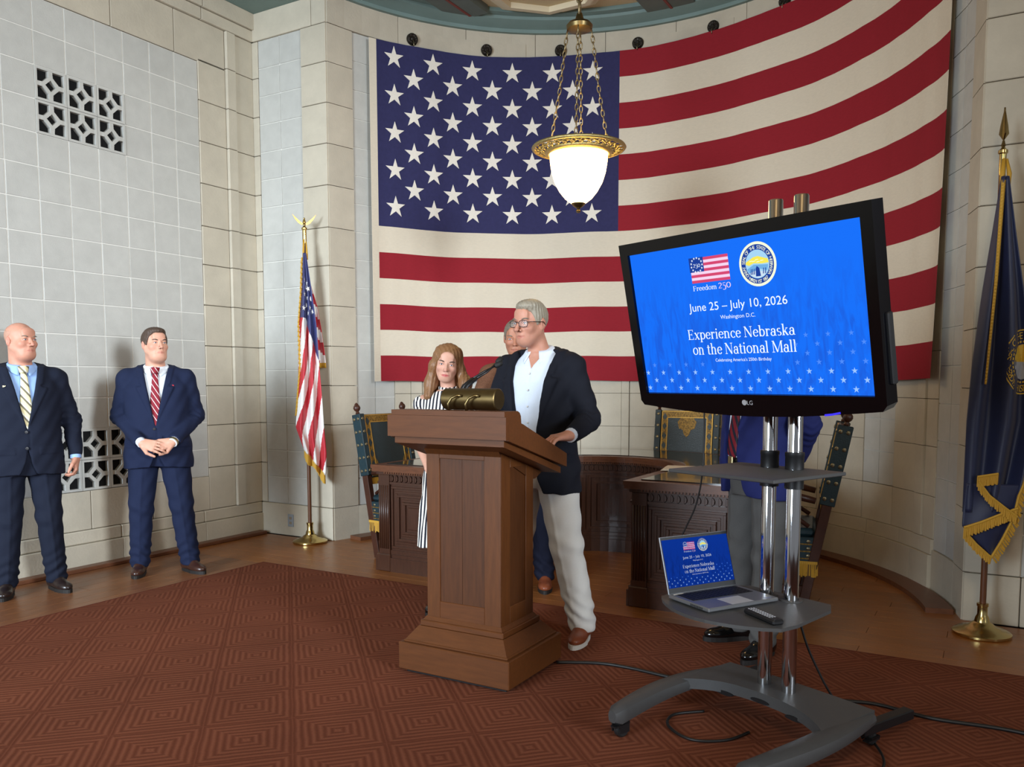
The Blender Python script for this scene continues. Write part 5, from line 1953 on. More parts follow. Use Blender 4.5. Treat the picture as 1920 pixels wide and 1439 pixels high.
def hand(v, wrist, f, n, thumb, curl=(25, 35, 25), spread=.0215, k=.006, sz=1.0, tcurl=20):
    """five fingered hand: f = finger direction, n = the way the palm faces, thumb = +1/-1 side"""
    f = Vector(f).normalized()
    n = Vector(n)
    n = (n - f * n.dot(f)).normalized()
    s = f.cross(n) * thumb
    w = Vector(wrist)
    v.op(cap(w - f * .004, w + f * .02, .024 * sz, .026 * sz), .015)
    offs = (.032, .0105, -.0105, -.031)
    for i, o in enumerate(offs):
        v.op(cap(w + f * .012 + s * o * .62, w + f * .088 * sz + s * o * sz, .0145, .0125), .012)
    for i, (o, ln) in enumerate(zip(offs, (.074, .082, .077, .062))):
        p = w + f * .088 * sz + s * o * sz
        ang = 0.0
        for sgm, (q, c_) in enumerate(zip((.45, .31, .24), curl)):
            ang += R(c_ + (3 - i) * 2 * (1 if sgm == 0 else 0))
            sp_ = s * ((i - 1.5) * -.05)
            d = (f * math.cos(ang) + n * math.sin(ang) + sp_).normalized()
            e = p + d * ln * q * sz
            v.op(cap(p, e, .0094 - .0008 * sgm, .0088 - .0009 * sgm), .003)
            p = e
    p = w + f * .022 + s * .030
    d = (f * .70 + s * .62 + n * .35).normalized()
    e = p + d * .046 * sz
    v.op(cap(p, e, .0155, .0125), .010)
    d2 = (f * math.cos(R(tcurl)) + s * (.45 - R(tcurl)) + n * (.25 + R(tcurl) * .6)).normalized()
    e2 = e + d2 * .032 * sz
    v.op(cap(e, e2, .0118, .0105), .004)
    d3 = (d2 + f * .25).normalized()
    v.op(cap(e2, e2 + d3 * .024 * sz, .0104, .0085), .003)
    v.op(ell((0, 0, 0), (.03, .04, .02), (Matrix((s, f, n)).transposed(), w + f * .045 + n * .002)), .012)


def skin_mat(name, base, lip):
    m = mat(name, base, 0.5, noise=(55, 0.06), bump=(260, 0.08), spec=0.35, coords='obj')
    b = m.node_tree.nodes['Principled BSDF']
    b.inputs['Subsurface Weight'].default_value = 0.12
    b.inputs['Subsurface Radius'].default_value = (0.010, 0.004, 0.002)
    N, L = m.node_tree.nodes, m.node_tree.links
    at = N.new('ShaderNodeAttribute')
    at.attribute_name = 'tint'
    mx = N.new('ShaderNodeMix')
    mx.data_type = 'RGBA'
    src = b.inputs['Base Color'].links[0].from_socket
    L.new(at.outputs['Fac'], mx.inputs[0])
    L.new(src, mx.inputs[6])
    mx.inputs[7].default_value = rgb(lip)
    L.new(mx.outputs[2], b.inputs['Base Color'])
    return m


def cloth_mat(name, c, rough=0.85, weave=500, n=0.10):
    return mat(name, c, rough, noise=(weave * .5, n), bump=(weave, 0.12), sheen=0.0, spec=0.2, coords='obj')


def stripe_mat(name, c1, c2, scale, angle, duty, c3=None, rough=.6, axis='Y', zonly=False):
    """woven stripes along a direction in the object's x, z plane"""
    m = mat(name, c1, rough, bump=(500, .1), spec=.25, coords='obj')
    N, L = m.node_tree.nodes, m.node_tree.links
    b = N['Principled BSDF']
    tc = N.new('ShaderNodeTexCoord')
    mp = N.new('ShaderNodeMapping')
    mp.inputs['Rotation'].default_value = (0, R(angle), 0)
    L.new(tc.outputs['Object'], mp.inputs['Vector'])
    sp_ = N.new('ShaderNodeSeparateXYZ')
    L.new(mp.outputs['Vector'], sp_.inputs[0])
    mu = N.new('ShaderNodeMath')
    mu.operation = 'MULTIPLY'
    mu.inputs[1].default_value = scale
    L.new(sp_.outputs[0], mu.inputs[0])
    fr = N.new('ShaderNodeMath')
    fr.operation = 'FRACT'
    L.new(mu.outputs[0], fr.inputs[0])
    cr = N.new('ShaderNodeValToRGB')
    cr.color_ramp.interpolation = 'CONSTANT'
    cr.color_ramp.elements[0].color = rgb(c1)
    cr.color_ramp.elements[1].position = duty
    cr.color_ramp.elements[1].color = rgb(c2)
    if c3:
        e = cr.color_ramp.elements.new(min(.97, duty + .28))
        e.color = rgb(c3)
    L.new(fr.outputs[0], cr.inputs[0])
    L.new(cr.outputs[0], b.inputs['Base Color'])
    return m


mat('eye_white', (226, 222, 216), 0.25)
mat('eye_iris', (62, 84, 104), 0.2)
mat('eye_lid', (120, 74, 60), 0.6)
mat('button_dark', (26, 26, 32), 0.4)
mat('shoe_sole', (24, 18, 14), 0.7)
mat('shoe_sole_white', (206, 202, 194), 0.7)
mat('belt_black', (16, 15, 15), 0.4)
mat('glasses_frame', (38, 26, 24), 0.3)
mat('watch_steel', (176, 160, 120), 0.25, 0.9)
mat('earring_gold', (206, 160, 80), 0.25, 1.0)
gl = bpy.data.materials.new('lens_glass')
gl.use_nodes = True
gb_ = gl.node_tree.nodes['Principled BSDF']
gb_.inputs['Base Color'].default_value = (1, 1, 1, 1)
gb_.inputs['Roughness'].default_value = 0.02
gb_.inputs['Alpha'].default_value = 0.10
MATS['lens_glass'] = gl


def head_frame(hp, yaw, pitch=0, roll=0):
    Rm = Matrix.Rotation(R(yaw), 3, 'Z') @ Matrix.Rotation(R(roll), 3, 'Y') @ Matrix.Rotation(R(pitch), 3, 'X')
    return Rm, Vector(hp)


def add_head(v, fr, o):
    """o: face options"""
    w, j = o.get('w', 1.0), o.get('jaw', 1.0)
    A = lambda p, k: v.op(p, k)
    A(ell((0, .014, .034), (.077 * w, .097, .083), fr), .01)
    A(ell((0, -.026, -.030), (.064 * w, .070, .090), fr), .02)
    A(ell((0, -.058, -.090), (.034 * w * j, .034, .027), fr), .03)
    for s in (-1, 1):
        A(cap((s * .053 * w * j, .004, -.042), (s * .024 * w * j, -.058, -.092), .018, .016, fr), .03)
        A(ell((s * .040 * w, -.064, -.026), (.023, .025, .022), fr), .02)
        v.op(ell((s * .0325, -.106, .000), (.019, .016, .0125), fr), .012, 'sub')
    A(cap((-.030, -.0835, .019), (.030, -.0835, .019), .0125, .0125, fr), .014)
    A(ell((0, -.080, .05), (.045 * w, .018, .03), fr), .02)
    for s in (-1, 1):
        A(ell((s * .0325, -.0815, -.0005), (.0165, .0125, .0115), fr), .005)
    nl = o.get('nose', 1.0)
    sm = o.get('smile', 0.0)
    A(cap((0, -.094, .008), (0, -.097 - .020 * nl, -.030), .0075, .0105, fr), .009)
    A(ell((0, -.099 - .020 * nl, -.0345), (.0115, .012, .0095), fr), .006)
    for s in (-1, 1):
        A(ell((s * .0125, -.100, -.0375), (.0085, .012, .008), fr), .005)
    A(ell((0, -.074, -.066), (.036, .022, .026), fr), .014)
    for s in (-1, 1):
        A(cap((0, -.0965, -.0645), (s * .025, -.0850, -.0705 + sm), .0038, .0022, fr), .004)
        A(cap((0, -.0955, -.0755), (s * .022, -.0860, -.0738 + sm), .0046, .0024, fr), .004)
        v.op(cap((0, -.1015, -.0700), (s * .029, -.0885, -.0735 + sm), .0022, .0018, fr), .003, 'sub')
        v.op(cap((s * .019, -.1015, -.040), (s * .034, -.0875, -.074), .0020, .0026, fr), .008, 'sub')
        v.op(cap((s * .022, -.0985, -.0125), (s * .043, -.0920, -.011), .0014, .0014, fr), .006, 'sub')
    if o.get('open'):
        v.op(ell((0, -.103, -.0705), (.015, .010, .0048), fr), .003, 'sub')
    for s in (-1, 1):
        A(ell((s * .0785 * w, .010, -.006), (.010, .019, .031), fr), .006)
        v.op(ell((s * .088 * w, .004, -.004), (.006, .010, .018), fr), .004, 'sub')


def lip_tint(fr, strength=0.75):
    Ri = np.array(fr[0])
    o = np.array(fr[1])

    def fn(V):
        p = (V - o) @ Ri
        d = (np.abs(p[:, 0]) / .028) ** 2 + ((p[:, 2] + .0705) / .0100) ** 2
        t = np.clip(1.25 - d, 0, 1) * (p[:, 1] < -.085) * strength
        ck = np.exp(-(((np.abs(p[:, 0]) - .042) / .02) ** 2 + ((p[:, 2] + .03) / .022) ** 2)) * (p[:, 1] < -.05) * .14
        ns = np.exp(-((p[:, 0] / .014) ** 2 + ((p[:, 2] + .034) / .014) ** 2)) * (p[:, 1] < -.1) * .2
        ear = (np.abs(p[:, 0]) > .077) * (np.abs(p[:, 2]) < .04) * .25
        return np.clip(np.maximum.reduce([t, ck, ns, ear]), 0, 1)
    return fn


def face_parts(body, fr, o):
    M4 = Matrix.Translation(fr[1]) @ fr[0].to_4x4()
    look = o.get('look', 0.0)
    for s in (-1, 1):
        c = (s * .0325, -.0862, -.0005)
        e = MB().sphere(c, (.0128, .0092, .0052), 14, 8, M=M4).build('eye', 'eye_white', body, smooth=True)
        MB().sphere((c[0] + look, c[1] - .0068, c[2] + .0002), (.0048, .0034, .0046), 12, 7, M=M4).build('iris', o.get('iris', 'eye_iris'), e, smooth=True)
        lid = [M4 @ Vector((s * (.0325 + .0145 * q / 4), -.0935 + .0042 * (q / 4) ** 2, .0050 - .0044 * (q / 4) ** 2)) for q in range(-4, 5)]
        MB().tube(lid, .0017, 5).build('eyelid', 'eye_lid', body, smooth=True)
        br = [M4 @ Vector((s * (.017 + .036 * q / 5), -.0985 + .014 * (q / 5) ** 2, .0195 + .006 * math.sin(q / 5 * 2.6) - .002)) for q in range(6)]
        MB().tube(br, [.002, .0038, .004, .0038, .003, .0015], 6).build('eyebrow', o.get('brow', 'hair_brown'), body, smooth=True)


def hair_short(parent, fr, m, o, name='hair'):
    """cropped hair: a shell over the skull above a hairline"""
    w = o.get('w', 1.0)
    th = o.get('hair_th', .008)
    topv = o.get('hair_top', .0)
    fy_ = o.get('hairline', [(-.12, .072), (-.070, .066), (-.052, .048), (-.040, .012), (-.026, -.012), (-.012, -.004), (.004, .026), (.024, .018), (.034, -.03), (.06, -.055), (.12, -.075)])
    c = Vector(fr[1])
    v = Vox((c.x - .13, c.y - .15, c.z - .13), (c.x + .13, c.y + .15, c.z + .16), .0036)
    v.op(ell((0, .014, .034), (.077 * w + th, .097 + th, .083 + th), fr), .01)
    v.op(ell((0, -.022, -.020), (.064 * w + th * .9, .070 + th * .3, .080), fr), .02)
    if topv:
        v.op(ell((o.get('hair_dx', .0), -.022, .088), (.062 * w, .078, .026 + topv), fr), .02)
    Ri, oo = fr
    a0 = o.get('comb', 0.0)

    def cut(F, X, Y, Z):
        x, y, z = _loc(X, Y, Z, fr)
        h = np.interp(y, [q[0] for q in fy_], [q[1] for q in fy_])
        nz_ = .0011 * np.sin(y * 330 + x * (120 + a0) + 3 * np.sin(x * 60)) + .0009 * np.sin(x * 420 + z * 160)
        F = np.maximum(F + nz_ * o.get('strand', 1.0), (h - z) * .8 + .002 * np.sin(x * 260 + y * 180))
        if o.get('bald'):
            F = np.maximum(F, z - .062 - np.clip((y - .03) * 1.2, 0, .2))
        return F
    v.all(cut)
    return v.build(name, m, parent)


def shoe(parent, m, pos, rz, sole='shoe_sole', lace='button_dark', lift=0.0):
    """laced shoe pointing to -y before turning by rz"""
    v = Vox((-.065, -.20, 0.0), (.065, .12, .14), .0055)
    v.op(ell((0, -.105, .036), (.046, .082, .034)), .02)
    v.op(ell((0, -.01, .045), (.041, .090, .044)), .03)
    v.op(ell((0, .055, .050), (.036, .042, .050)), .03)
    v.op(cap((0, .035, .06), (0, .042, .115), .036, .034), .03)
    v.op(cap((0, -.045, .07), (0, -.02, .085), .026, .028), .03)
    v.all(lambda F, X, Y, Z: np.maximum(np.maximum(F, .020 - Z), Z - .105))
    o = v.build('shoe', m, parent)
    Mx = Matrix.Translation(pos) @ Matrix.Rotation(rz, 4, 'Z')
    o.matrix_local = Mx
    ol = []
    for k in range(28):
        a = 2 * PI * k / 28
        y = -.045 + .150 * math.sin(a) * 1.0
        wd = .050 if y < -.06 else .043
        ol.append((wd * math.cos(a) * (1.0 if abs(math.sin(a)) < .9 else .95), y))
    MB().prism(ol, 0.0, .024, axis='z').build('sole', sole, o)
    lc = MB()
    for q in range(4):
        y = -.072 + q * .018
        z = .066 + q * .0085
        lc.tube([(-.018, y, z - .003), (0, y - .002, z + .003), (.018, y, z - .003)], .0024, 5)
    lc.build('laces', lace, o)
    return o


def wr(X, Y, Z, s=1.0, seed=0.0):
    """soft irregular cloth wrinkles"""
    return s * (.0030 * np.sin(X * 31 + Z * 19 + seed) * np.sin(Z * 27 - Y * 13 + seed * 2) + .0018 * np.sin(X * 58 - Z * 47 + Y * 33 + seed * 3))


def smax(a, b, k):
    h = np.clip(.5 - .5 * (b - a) / k, 0, 1)
    return b * (1 - h) + a * h + k * h * (1 - h)


MAN = [(0.78, .212, .142, .012), (.90, .208, .140, .010), (1.02, .192, .128, .004), (1.12, .188, .124, .0), (1.25, .200, .130, .002), (1.36, .205, .128, .006), (1.44, .185, .110, .014), (1.50, .120, .080, .022), (1.55, .070, .062, .026)]


def man(name, label, loc, rotz, height, P):
    """P: everything that sets this man apart"""
    t = thing(name, label, 'person', loc, rotz, None, height / 1.80)
    g = P.get('girth', 1.0)
    gf = P.get('belly', 0.0)
    prof = [(z, a * (g if z < 1.40 else (1 + g) / 2), b * (g if z < 1.40 else (1 + g) / 2) + gf * math.exp(-((z - 1.05) / .16) ** 2), c - gf * .8 * math.exp(-((z - 1.05) / .16) ** 2)) for z, a, b, c in MAN]
    SHX = .188 * (1 + g) / 2
    SH_ = {s: Vector((s * SHX, .014, 1.432)) for s in (-1, 1)}
    EL, WR = P['elbow'], P['wrist']      # dict per side, -1 = his right
    HIP = {s: Vector((s * .088 * g, .01, .90)) for s in (-1, 1)}
    KN, AN = P['knee'], P['ankle']
    hp = Vector(P.get('head', (0, -.015, 1.680)))
    fr = head_frame(hp, *P.get('turn', (0, 0, 0)))
    # --- body: one continuous surface
    hz = [p.z for p in (WR[-1], WR[1])]
    zs = [0.045]
    while zs[-1] < 1.83:
        z = zs[-1]
        d = .010
        if z > 1.50:
            d = .0036
        elif any(q - .20 < z < q + .07 for q in hz):
            d = .0042
        zs.append(z + d)
    v = Vox((-.46, -.48, 0), (.46, .24, 2), .0042, zs)
    add_head(v, fr, P)
    nb = Vector((0, .022, 1.47))
    nk = W(fr, (0, .030, -.055))
    v.op(cap(nk, nb, .054 * P.get('neck', 1.0), .064 * P.get('neck', 1.0)), .03)
    if P.get('jowl'):
        v.op(ell((0, -.035, -.105), (.05, .045, .03), fr), .03)
    v.op(loft([(.90, .120, .085, .01)] + [(z, a * .84, b * .80, c) for z, a, b, c in prof if 1.0 < z <= 1.50]), .03)
    for s in (-1, 1):
        v.op(cap((s * .05, .02, 1.44), SH_[s] * .96 + Vector((0, 0, .02)), .045, .045), .04)
        v.op(cap(SH_[s], EL[s], .046, .037), .03)
        v.op(cap(EL[s], WR[s], .037, .026), .02)
        v.op(cap(HIP[s], KN[s], .070, .050), .03)
        v.op(cap(KN[s], AN[s], .048, .032), .02)
        hd_ = P['hands'][s]
        hand(v, WR[s], hd_['f'], hd_['n'], hd_['thumb'], hd_.get('curl', (20, 30, 22)), sz=hd_.get('sz', 1.0), tcurl=hd_.get('tcurl', 20))
    body = v.build('body', P['skin'], t, lip_tint(fr, P.get('lips', .5)))
    face_parts(body, fr, P)
    if P.get('hair'):
        hair_short(t, fr, P['hair'], P)
    # --- shirt with collar
    v = Vox((-.25, -.24, 0.90), (.25, .20, 1.58), .0058)
    v.op(loft([(z, a, b, c) for z, a, b, c in prof], grow=-.016), .02)
    v.op(cap(nk, (0, .022, 1.46), .058 * P.get('neck', 1.0), .068), .03)
    ct = P.get('collar_open', 0.0)

    def shirt_cut(F, X, Y, Z):
        F = F + wr(X, Y, Z, .5, 1.0)
        top = 1.535 + (Y - .02) * .38
        F = np.maximum(np.maximum(F, Z - top), (.93 if P.get('open') else 1.06) - Z)
        if ct:
            vv_ = np.maximum(np.abs(X) - np.clip((Z - (1.50 - ct)) * .62, 0, .06), Y + .02)
            F = np.maximum(F, -np.maximum(vv_, (1.50 - ct) - Z))
        F = F + .003 * np.exp(-(X / .006) ** 2) * (Y < 0)
        return F
    v.all(shirt_cut)
    sh = v.build('shirt', P['shirt'], t)
    cf = MB()
    nkw = .062 * P.get('neck', 1.0)
    for s in (-1, 1):
        gap = R(8 if not ct else 20)

        def cfn_(u, w, s=s):
            a = gap + (PI - gap) * u           # from the throat to the nape
            dz = .034 + .034 * max(0, 1 - u * 3.2)
            r0 = nkw + .004 + .016 * w
            fl2 = .020 * max(0, 1 - u * 3.2) * w
            x = s * math.sin(a) * (r0 + .004 * w) + s * fl2 * .9
            y = .020 - math.cos(a) * (r0 + .010 * w + fl2 * .5) - .004
            z = 1.550 - (.016 if u < .35 else .016 - .02 * (u - .35)) - dz * w - math.cos(a) * .010 - (1 - u) * .006
            return (x, y, z)
        cf.grid(cfn_, 16, 4, thick=.0035 * s)  if False else cf.grid(cfn_, 16, 4)
    co = cf.build('collar', P['shirt'], sh, smooth=True)
    md_ = co.modifiers.new('thickness', 'SOLIDIFY')
    md_.thickness = .004
    md_.offset = 1.0
    if P.get('shirt_buttons'):
        for q in range(5):
            z = 1.40 - q * .085
            b_ = np.interp(z, [p[0] for p in prof], [p[2] - p[3] for p in prof])
            MB().sphere((0, -b_ + .013, z), (.0055, .003, .0055), 8, 5).build('button', 'eye_white', sh, smooth=True)
    # --- tie
    if P.get('tie'):
        zb_ = P.get('tie_end', P.get('button_z', 1.10) - .01)

        def tfn(u, w):
            z = 1.485 - (1.485 - zb_) * w
            hw_ = .015 + .026 * min(1, w * 1.25)
            if w > .93:
                hw_ *= (1 - w) / .07
            b_ = np.interp(z, [p[0] for p in prof], [p[2] - p[3] for p in prof])
            x = (u - .5) * 2 * hw_
            return (x, -b_ + .0125 - .005 * (1 - (2 * u - 1) ** 2) - (.016 * max(0, 1 - w * 4)), z)
        tie = MB().grid(tfn, 6, 30, thick=.004).build('tie', P['tie'], t, smooth=True)
        k_ = MB()
        k_.grid(lambda u, w: ((u - .5) * 2 * (.024 - .010 * w), -.076 - .020 * math.sin(PI * u) * 1.0 - .016 * w, 1.512 - .042 * w), 8, 4, thick=.012)
        k_.build('tie_knot', P['tie'], tie, smooth=True)
    # --- jacket
    if P.get('jacket'):
        zbt = P.get('button_z', 1.10)
        zh = P.get('hem_z', .80)
        xm = .48
        v = Vox((-xm, -.44, zh - .03), (xm, .24, 1.60), P.get('jres', .0058))
        v.op(loft(prof, grow=.006), .02)
        for s in (-1, 1):
            v.op(cap((s * .055, .022, 1.492), SH_[s] + Vector((s * .000, .0, .010)), .046, .058), .04)
            v.op(cap(SH_[s], EL[s], .066 * P.get('slv', 1.0), .058 * P.get('slv', 1.0)), .035)
            cuff = WR[s] + (EL[s] - WR[s]).normalized() * P.get('cuff', .012)
            v.op(cap(EL[s], cuff, .059 * P.get('slv', 1.0), .044 * P.get('slv', 1.0)), .022)
        vw = P.get('v_top', .078)
        opn = P.get('open', 0.0)       # unbuttoned: half gap at the waist
        off = P.get('v_dx', 0.0)

        def jacket_cut(F, X, Y, Z):
            F = F + wr(X, Y, Z, P.get('wrinkle', 1.0), P.get('seed', 0.0))
            # creases round the elbows
            for s in (-1, 1):
                e = EL[s]
                d2 = (X - e.x) ** 2 + (Y - e.y) ** 2 + (Z - e.z) ** 2
                ax = (WR[s] - SH_[s]).normalized()
                ph = (X * ax.x + Y * ax.y + Z * ax.z) * 150 + np.sin(X * 40 + Y * 55) * 1.5
                F = F + .0042 * np.sin(ph) * np.exp(-d2 / .010)
            # cut ends of the sleeves
            for s in (-1, 1):
                ax = (WR[s] - EL[s]).normalized()
                c_ = WR[s] - ax * P.get('cuff', .012)
                pl = (X - c_.x) * ax.x + (Y - c_.y) * ax.y + (Z - c_.z) * ax.z
                near = (X - c_.x) ** 2 + (Y - c_.y) ** 2 + (Z - c_.z) ** 2 < .085 ** 2
                F = np.where(near, np.maximum(F, pl), F)
            xx = X - off
            # lapels stand proud beside the opening
            wv = np.clip((Z - zbt) / (1.47 - zbt), 0, 1.4) * vw + opn
            wv = np.where(Z < zbt, opn, wv)
            u = np.abs(xx) - wv
            lw = np.clip((Z - zbt) / (1.36 - zbt), 0, 1) * .072
            lw = np.where(Z > 1.375, lw * .62, lw)
            notch = (np.abs(Z - 1.375 - u * .35) < .006) & (u > .03)
            front = (Y < .03)
            lap = np.clip((lw - u) / .007, 0, 1) * np.clip((u + .03) / .02, 0, 1) * np.clip((Z - zbt) / .02, 0, 1) * front * np.where(notch, 0.0, 1.0)
            F = F - .0095 * lap
            # the opening with shirt and tie, then the front edge and the rounded skirt corners
            vopen = np.maximum(np.maximum(np.abs(xx) - wv, Y + .0), zbt - Z)
            F = smax(F, -vopen, .012)
            w2 = np.clip((zbt - .10 - Z) / .25, 0, 1) ** 2 * P.get('cut', .085) + opn
            skirt = np.maximum(np.maximum(np.abs(xx) - w2, Y + .02), Z - (zbt - (.10 if not opn else -.01)))
            F = smax(F, -skirt, .010)
            F = F + .0045 * np.exp(-((xx - .012) / .0055) ** 2) * (Y < 0) * (Z < zbt) * (1 if not opn else 0)
            neck = np.sqrt(X ** 2 + (Y - .022) ** 2) - (.074 * P.get('neck', 1.0) + np.clip(1.52 - Z, -.1, .1) * .2)
            F = np.maximum(F, -np.maximum(neck, 1.47 - Z))
            F = np.maximum(F, Z - (1.530 + (Y - .02) * .30))
            # hollow below the chest so that trousers and shirt sit inside
            F = np.maximum(F, zh + .012 * np.cos(X * 9) - Z)
            # pocket flaps
            for s in (-1, 1):
                flap = (np.abs(X - s * .135 * g) < .075) & (np.abs(Z - .965) < .022) & (Y < .02)
                F = np.where(flap, F - .004, F)
            return F
        v.all(jacket_cut)
        ja = v.build('jacket', P['jacket'], t, relax=2)
        if not opn:
            for q in range(2):
                z = zbt - .012 - q * .105
                b_ = np.interp(z, [p[0] for p in prof], [p[2] - p[3] for p in prof])
                MB().lathe([(0, 0), (.0095, 0), (.0105, .002), (.0095, .004), (0, .0045)], 12, M=Matrix.Translation((-.008 + off, -b_ - .008, z)) @ Matrix.Rotation(PI / 2, 4, 'X')).build('button', 'button_dark', ja)
        if P.get('pin'):
            s, nm, mm = P['pin']
            b_ = np.interp(1.375, [p[0] for p in prof], [p[2] - p[3] for p in prof])
            MB().box(s * .115 - .010, s * .115 + .010, -.118, -.108, 1.372, 1.390, bev=.002).build(nm, mm, ja)
        # shirt cuffs
        for s in (-1, 1):
            ax = (WR[s] - EL[s]).normalized()
            a_ = WR[s] - ax * (P.get('cuff', .012) + .02)
            MB().tube([a_, WR[s] + ax * (.012 - P.get('cuff', .012) * 0)], .0345 * P.get('slv', 1.0), 14).build('shirt_cuff', P['shirt'], sh, smooth='auto')
    # --- trousers
    tr = P.get('leg_w', 1.0)
    v = Vox((-.30, -.24, .05), (.37, .24, 1.02), .0068)
    v.op(loft([(.80, .165 * g, .115 * g, .012), (.90, .175 * g, .122 * g + gf * .3, .010 - gf * .3), (1.0, .172 * g, .118 * g + gf * .6, .004 - gf * .6), (1.03, .17 * g, .116 * g + gf * .6, .003 - gf * .6)]), .02)
    for s in (-1, 1):
        kn = KN[s]
        v.op(cap(HIP[s] + Vector((s * .004, 0, -.01)), kn, .100 * tr * (g + 1) / 2, .079 * tr), .022)
        v.op(cap(kn, AN[s] + Vector((0, .0, -.01)), .078 * tr, .066 * tr), .02)

    def trouser_cut(F, X, Y, Z):
        F = F + wr(X, Y, Z, .8, 2.0 + P.get('seed', 0.0))
        lowf = np.exp(-((Z - .15) / .10) ** 2)
        F = F + .0055 * np.sin(Z * 95 + 5 * np.sin(X * 16 + P.get('seed', 0.0)) + Y * 24) * lowf
        F = F + .004 * np.sin(Z * 55 + X * 30) * np.exp(-((Z - .50) / .08) ** 2)
        for s in (-1, 1):
            cx_ = np.interp(Z, [AN[s].z, KN[s].z, HIP[s].z], [AN[s].x, KN[s].x, HIP[s].x])
            F = F - .004 * np.exp(-((X - cx_) / .009) ** 2) * (Y < np.interp(Z, [AN[s].z, KN[s].z, HIP[s].z], [AN[s].y, KN[s].y, HIP[s].y])) * (Z < .82)
        hem = .052
        F = np.maximum(F, hem - Z)
        return np.maximum(F, Z - 1.01)
    v.all(trouser_cut)
    tro = v.build('trousers', P['trousers'], t)
    if P.get('belt'):
        MB().grid(lambda u, w: ((.180 * g) * math.sin(2 * PI * u), .004 - gf * .6 - (.126 * g + gf * .6) * math.cos(2 * PI * u), .965 + .034 * w), 36, 1, thick=.004).build('belt', 'belt_black', tro, smooth=True)
        MB().box(-.02, .02, -.136 * g - gf * 1.2, -.124 * g - gf * 1.2, .960, 1.003, bev=.003).build('belt_buckle', 'watch_steel', tro)
    for s in (-1, 1):
        a = AN[s]
        shoe(t, P['shoe'], (a.x, a.y + .0, 0), R(P['toe'][s]), P.get('sole', 'shoe_sole'), P.get('lace', 'button_dark'))
    return t, fr, body


def V3(*a):
    return Vector(a)


skin_mat('skin_rosy', (200, 143, 120), (172, 92, 84))
skin_mat('skin_fair', (208, 156, 132), (178, 98, 90))
skin_mat('skin_tan', (182, 124, 98), (156, 88, 76))
skin_mat('skin_pink', (214, 164, 142), (190, 84, 86))
mat('hair_brown', (72, 54, 42), 0.6, noise=(220, 0.3), stretch=(3, 1, 1), coords='obj')
mat('hair_grey', (120, 108, 94), 0.6, noise=(220, 0.3), stretch=(3, 1, 1), coords='obj')
mat('hair_silver', (152, 143, 126), 0.5, noise=(180, 0.25), stretch=(4, 1, 1), coords='obj')
mat('hair_stubble', (186, 140, 118), 0.7, noise=(420, 0.2), coords='obj')
mat('hair_long', (160, 116, 76), 0.45, noise=(90, 0.4), stretch=(6, 6, .6), c2=(96, 64, 40), coords='obj')
cloth_mat('suit_navy', (23, 28, 43))
cloth_mat('suit_navy_bright', (25, 33, 58))
cloth_mat('suit_blue', (32, 38, 88))
cloth_mat('blazer_dark', (25, 27, 36))
cloth_mat('tweed_brown', (110, 74, 54), weave=260, n=.35)
cloth_mat('trouser_grey', (84, 82, 80))
cloth_mat('trouser_khaki', (212, 211, 207), n=.04)
cloth_mat('trouser_navy', (24, 27, 44))
cloth_mat('shirt_white', (226, 232, 238), 0.7, n=.02)
cloth_mat('shirt_blue', (152, 184, 232), 0.7, n=.03)
cloth_mat('shirt_pale', (222, 232, 246), 0.7, n=.04)
mat('shoe_brown', (58, 34, 26), 0.3, noise=(40, .2), spec=.6, coords='obj')
mat('shoe_dark', (38, 28, 26), 0.3, noise=(40, .2), spec=.6, coords='obj')
mat('shoe_tan', (128, 66, 40), 0.35, noise=(40, .15), spec=.5, coords='obj')
mat('shoe_black', (12, 11, 11), 0.15, spec=.7, coords='obj')
stripe_mat('tie_red', (132, 30, 44), (226, 214, 212), 36, 32, .84)
stripe_mat('tie_yellow', (238, 226, 176), (120, 112, 90), 26, 38, .50, (240, 240, 226))
stripe_mat('tie_dark', (120, 28, 40), (30, 30, 44), 26, 32, .55)
stripe_mat('dress_stripe', (240, 236, 226), (30, 32, 46), 40, 0, .52, rough=.8)

HANG = {s: V3(s * .262, .030, 1.15) for s in (-1, 1)}
# first man: bald, dark navy suit, yellow striped tie, at the left edge of the picture
a_ = dict(skin='skin_rosy', brow='hair_grey', w=1.02, jaw=1.06, neck=1.14, jowl=True, girth=1.08, belly=.012, hair='hair_stubble', hair_th=.0022, strand=.3, bald=True,
          hairline=[(-.12, .20), (-.03, .12), (-.012, .045), (.004, .030), (.024, .018), (.034, -.03), (.06, -.055), (.12, -.075)],
          turn=(28, -3, 0), elbow={-1: V3(-.285, .03, 1.155), 1: V3(.285, .03, 1.155)}, wrist={-1: V3(-.288, -.045, .905), 1: V3(.288, -.045, .905)},
          knee={-1: V3(-.115, -.005, .50), 1: V3(.12, -.01, .50)}, ankle={-1: V3(-.14, .02, .10), 1: V3(.15, .02, .10)}, toe={-1: -14, 1: 16},
          hands={-1: dict(f=(.02, -.12, -1), n=(1, .25, 0), thumb=1, curl=(28, 42, 30)), 1: dict(f=(-.02, -.12, -1), n=(-1, .25, 0), thumb=-1, curl=(28, 42, 30))},
          shirt='shirt_blue', tie='tie_yellow', jacket='suit_navy', trousers='suit_navy', shoe='shoe_dark', pin=(-1, 'lapel_pin', 'stud'), seed=.4, button_z=1.10, v_top=.080)
man('person', 'bald man in a dark navy suit and yellow striped tie at the left edge', (-5.545, 3.165, 0), R(66), 1.80, a_)
